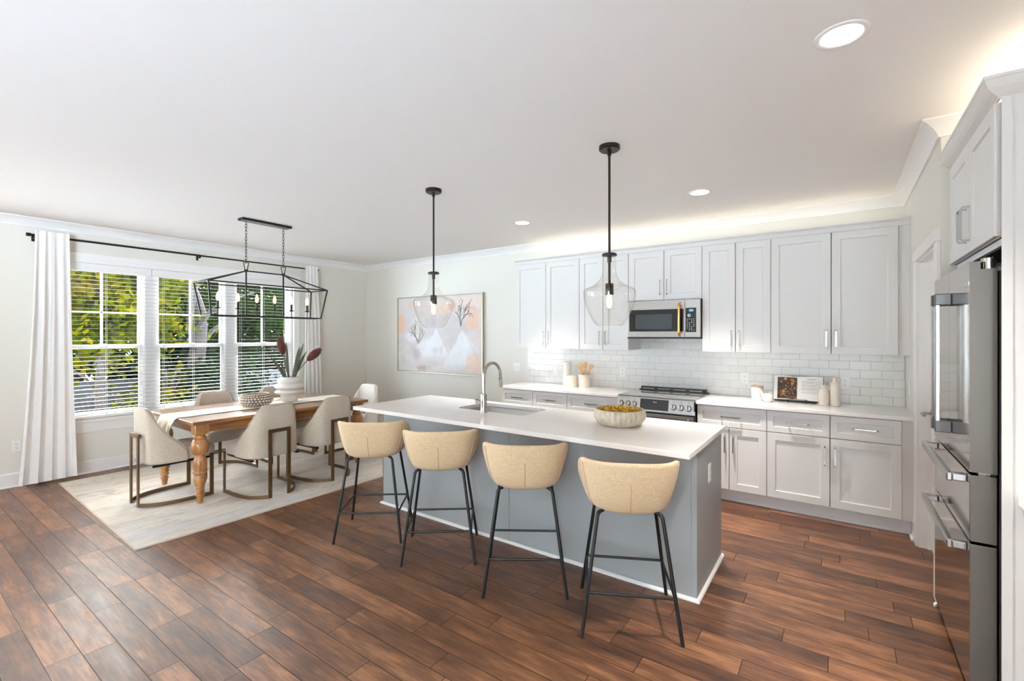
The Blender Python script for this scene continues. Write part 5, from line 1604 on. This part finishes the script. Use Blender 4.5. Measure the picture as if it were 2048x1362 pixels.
def food(U, V):
    n1, n2, n3 = noise2(U, V, 9, 21), noise2(U, V, 22, 22), noise2(U, V, 60, 23)
    C = np.empty(U.shape + (3,)); C[:] = (58, 44, 38)
    C[V > .82] = (62, 58, 62)
    r = np.random.RandomState(5)
    for k in range(46):
        cu, cv_, rad = r.uniform(0, 1), r.uniform(0, .95), r.uniform(.03, .11)
        col = [(150, 106, 44), (176, 128, 60), (116, 52, 30), (84, 34, 24), (70, 60, 30), (196, 150, 120), (40, 30, 26)][r.randint(7)]
        d = np.sqrt(((U - cu) / rad) ** 2 + ((V - cv_) / (rad * .85)) ** 2) + .5 * n2
        mm = np.clip((1 - d) / .4, 0, 1)[..., None]; C[:] = C * (1 - mm) + np.array(col) * mm
    for k in range(40):
        cu, cv_, rad = r.uniform(.3, 1), r.uniform(0, .7), r.uniform(.008, .022)
        mm = (np.sqrt((U - cu) ** 2 + (V - cv_) ** 2) < rad)[..., None]; C[:] = np.where(mm, np.array((222, 176, 140)), C)
    return np.clip(C + (n3 * 22)[..., None] + (n2 * 14)[..., None], 0, 255)
M['food'] = attr_mat('food_photo_print', 0.45)
u0, u1 = -0.84, -0.03
painted('food_photo', 70, 90, food, lambda u, v: (hw_ * (u0 + (u1 - u0) * u), pz(u0 + (u1 - u0) * u) - .0012, 0.012 + (hh - .028) * v), 'food', pg)
b = MB(); random.seed(2)
for k, z in enumerate([.200, .199, .182, .177, .172, .167, .162, .150, .145, .140, .135, .122, .117, .112, .107, .102, .092, .080, .075, .070]):
    if k < 2: a0, a1, h_ = .38, .70, .0055
    else: a0, a1, h_ = .16, random.uniform(.62, .9), .0018
    s_ = [a0 + (a1 - a0) * q / 8 for q in range(9)]
    b.grid([[(hw_ * u, pz(u) - .0010, z) for u in s_], [(hw_ * u, pz(u) - .0010, z + h_) for u in s_]])
obj('printed_line', b, 'ink', pg)
t = thing('book_stand', 'black wire stand holding up the open cookbook', 'book stand', (-0.315, BKY, CT))
b = MB()
for x in (-0.075, 0.075):
    b.tube([(x, -0.066, 0.003), (x, 0.125, 0.003)], 0.003, 8); b.tube([(x, 0.035, 0.003), (x, 0.102, 0.190)], 0.003, 8)
b.tube([(-0.075, 0.100, 0.187), (0.075, 0.100, 0.187)], 0.003, 8); b.tube([(-0.075, 0.12, 0.003), (0.075, 0.12, 0.003)], 0.003, 8)
obj('easel_frame', b, 'blackm', t, True)
b = MB(); b.tube([(-0.075, -0.064, 0.003), (-0.075, -0.064, 0.034), (0.075, -0.064, 0.034), (0.075, -0.064, 0.003)], 0.0032, 8)
obj('page_holder', b, 'blackm', t, True)
obj('ledge', MB().box(-0.185, 0.150, -0.030, 0.03, 0.006, 0.0125), 'blackm', t)

# floor grille by the window wall
t = thing('floor_vent', 'small grey floor register by the baseboard under the middle window', 'vent', (-6.70, 2.72, 0))
obj('vent_plate', MB().box(-0.055, 0.055, -0.15, 0.15, 0, 0.004, .001), 'vent', t)
b = MB()
for k in range(9): b.box(-0.042, 0.042, -0.125 + k * .029, -0.125 + k * .029 + .014, 0.0041, 0.0048)
obj('louvre_slot', b, 'blackp', t)

# ================================================================== OUTSIDE THE WINDOWS
struct('added_sky_blocker', MB().box(-9.6, XL - 0.155, -5.0, 0.55, 2.62, 2.72), 'trim')  # unseen slab added to keep the high sky out of the side window
GZ = -1.0
M['lawn'] = mat('pale_gravel_yard', (176, 172, 164), 0.95, noise=(0.6, 0.15))
M['fence'] = mat('charcoal_fence_boards', (20, 22, 27), 0.7, noise=(3, 0.12))
M['bark'] = mat('brown_bark', (30, 22, 17), 0.95, bump=(14, 0.6), noise=(6, 0.25))
M['l1'] = leaf_mat('yellow_green_leaves', (22, 34, 4), (52, 58, 4), (88, 76, 6))
M['l2'] = leaf_mat('mid_green_leaves', (8, 20, 4), (20, 38, 6), (38, 54, 9))
M['l3'] = leaf_mat('deep_green_leaves', (7, 14, 8), (12, 24, 12), (22, 36, 16))
M['l4'] = leaf_mat('turning_orange_leaves', (36, 42, 5), (84, 60, 8), (92, 40, 14))
M['roofp'] = mat('pale_shed_roof', (96, 102, 110), 0.6)
M['siding'] = mat('grey_siding', (52, 54, 58), 0.7)
struct('ground', MB().box(-11.8, XL - 0.152, -8, 26, GZ - 0.2, GZ), 'lawn')
M['grass'] = mat('dark_grass', (34, 42, 24), 0.95, noise=(1.5, 0.3))  # dark green lawn beyond the fence
struct('ground_lawn', MB().box(-40, -11.8, -8, 30, GZ - 0.2, GZ), 'grass')
t = thing('garden_fence', 'dark charcoal board fence crossing the garden outside the windows', 'fence', (-12.0, 2.0, GZ))
for k in range(7):
    y = -3 + k * 2.4
    obj('fence_post', MB().box(-0.06, 0.06, y - .05, y + .05, 0, 1.66), 'fence', t)
b = MB()
for k in range(11): b.box(-0.0125, 0.0125, -3.0, 11.4, 0.03 + k * .146, 0.03 + k * .146 + .140)
obj('board_panel', b, 'fence', t)
t = thing('garden_shed', 'low grey shed with a pale roof beyond the garden fence', 'shed', (-15.2, 8.6, GZ))
obj('shed_wall', MB().box(-0.9, 0.9, -1.4, 1.4, 0, 1.72), 'siding', t)
obj('shed_roof', MB().prism([(-1.1, 1.70), (1.1, 1.70), (1.1, 1.76), (0, 2.22), (-1.1, 1.76)], -1.6, 1.6, 'y'), 'roofp', t)


def tree(label, x, y, zc, rad, m, n, leaf, trunk_r, seed, cone=False, zt=None, name='garden_tree', gz=GZ, droop=0.0):
    """trunk + branches + crown of single leaves"""
    random.seed(seed); R = random.Random(seed)
    t = thing(name, label, 'tree' if 'tree' in name else 'shrub', (x, y, gz), group='trees outside the windows' if 'tree' in name else 'shrubs along the fence')
    top = (zc - gz) + rad[2] * .7
    b = MB()
    pts = [(0, 0, 0)] + [(R.uniform(-.06, .06) * k, R.uniform(-.06, .06) * k, top * k / 6) for k in range(1, 7)]
    b.tube(smoothpath(pts, 3), [trunk_r * (1 - .72 * k / 18) for k in range(19)], 10)
    obj('trunk', b, 'bark', t, True)
    b = MB()
    for k in range(9):
        z0_ = top * R.uniform(.35, .9); a = R.uniform(0, 6.28); L2 = R.uniform(.5, .95)
        e = (rad[0] * L2 * math.cos(a), rad[1] * L2 * math.sin(a), z0_ + R.uniform(.1, .8) * (0.3 if cone else 1))
        b.tube(smoothpath([(0, 0, z0_ - .2), (e[0] * .5, e[1] * .5, (z0_ + e[2]) / 2 + .1), e], 3), [trunk_r * .34 * (1 - k2 / 8) + .008 for k2 in range(7)], 6)
    obj('branch', b, 'bark', t, True)
    vs = []; fs = []
    nc = max(8, n // 55)
    for c in range(nc):
        if cone:
            h = R.random() ** 0.8; rr_ = (1 - h) * R.uniform(.35, 1.0); a = R.uniform(0, 6.28)
            cc = Vector((rad[0] * rr_ * math.cos(a), rad[1] * rr_ * math.sin(a), (zc - gz) - rad[2] + 2 * rad[2] * h)); cr = (.42, .42, .16)
        else:
            while True:
                q = Vector((R.uniform(-1, 1), R.uniform(-1, 1), R.uniform(-1, 1)))
                if .25 < q.length < 1: break
            cc = Vector((q.x * rad[0], q.y * rad[1], q.z * rad[2] + zc - gz)); cr = (.38, .38, .26)
        for k in range(n // nc):
            p = cc + Vector((R.gauss(0, cr[0] * .6), R.gauss(0, cr[1] * .6), R.gauss(0, cr[2] * .6)))
            u = Vector((R.gauss(0, 1), R.gauss(0, 1), R.gauss(0, .5) - droop)).normalized()
            v_ = u.cross(Vector((R.gauss(0, 1), R.gauss(0, 1), R.gauss(0, 1)))).normalized(); w_ = u.cross(v_)
            s1 = leaf * R.uniform(.7, 1.25); s2 = s1 * (.22 if cone else .5)
            i = len(vs)
            vs += [tuple(p - u * s1), tuple(p + v_ * s2 + w_ * s1 * .14), tuple(p + u * s1), tuple(p - v_ * s2 + w_ * s1 * .14)]
            fs += [(i, i + 1, i + 2), (i, i + 2, i + 3)]
    me = bpy.data.meshes.new('foliage'); me.from_pydata(vs, [], fs); me.materials.append(M[m])
    o = bpy.data.objects.new('foliage', me); link(o, t)
    return t


tree('yellow-green maple right outside the first window', -10.6, 2.55, 2.2, (1.25, 1.15, 1.35), 'l1', 4600, .085, .09, 1)
tree('orange-tinged maple behind the yellow-green one', -13.6, 2.9, 2.9, (1.6, 1.3, 1.5), 'l4', 3600, .10, .10, 2)
tree('dark spruce at the edge of the first window beside the curtain', -16.0, 2.4, 2.8, (1.7, 1.7, 3.6), 'l3', 5200, .15, .14, 3, True)
tree('dense deep green fir between the first two windows', -17.5, 5.2, 2.8, (2.0, 2.0, 3.8), 'l3', 5600, .16, .16, 4, True)
tree('thick brown-trunked pine outside the middle window', -11.4, 4.18, 4.2, (1.5, 1.3, 1.2), 'l2', 2600, .10, .20, 5)
tree('tall green ash behind the middle window', -15.5, 5.6, 2.7, (1.8, 1.8, 1.9), 'l2', 5200, .11, .11, 6)
tree('leafy green tree outside the third window', -13.8, 7.4, 2.9, (1.5, 1.5, 1.6), 'l2', 4600, .10, .10, 7)
tree('deep green cypress behind the third window', -17.0, 9.3, 2.6, (1.9, 1.9, 3.6), 'l3', 5600, .15, .14, 8, True)
tree('broad mid green tree far back between the maples', -20.0, 4.2, 2.4, (2.8, 2.6, 2.6), 'l2', 6200, .15, .16, 9)
tree('broad mid green tree far back behind the cypress', -20.5, 8.2, 2.4, (2.8, 3.0, 2.6), 'l2', 6200, .15, .16, 10)
tree('mid green bush in front of the fence below the pine', -10.9, 4.6, 0.15, (.7, .9, .95), 'l3', 3600, .07, .04, 11, name='garden_shrub')
tree('loose yellow-green bush in front of the fence below the maple', -10.9, 3.6, 0.1, (.5, .6, .8), 'l1', 1500, .07, .03, 12, name='garden_shrub')
tree('clipped green bush near the pale roofed shed', -12.9, 7.6, 0.35, (.6, 1.2, .9), 'l3', 2800, .08, .04, 13, name='garden_shrub')
tree('wide deep green bush behind the charcoal fence by the pine', -13.6, 4.5, 0.75, (.7, 1.3, .9), 'l3', 3200, .08, .04, 14, name='garden_shrub')
tree('wide mid green bush behind the charcoal fence by the ash', -13.9, 6.4, 0.8, (.6, 1.2, .9), 'l2', 3000, .08, .04, 15, name='garden_shrub')
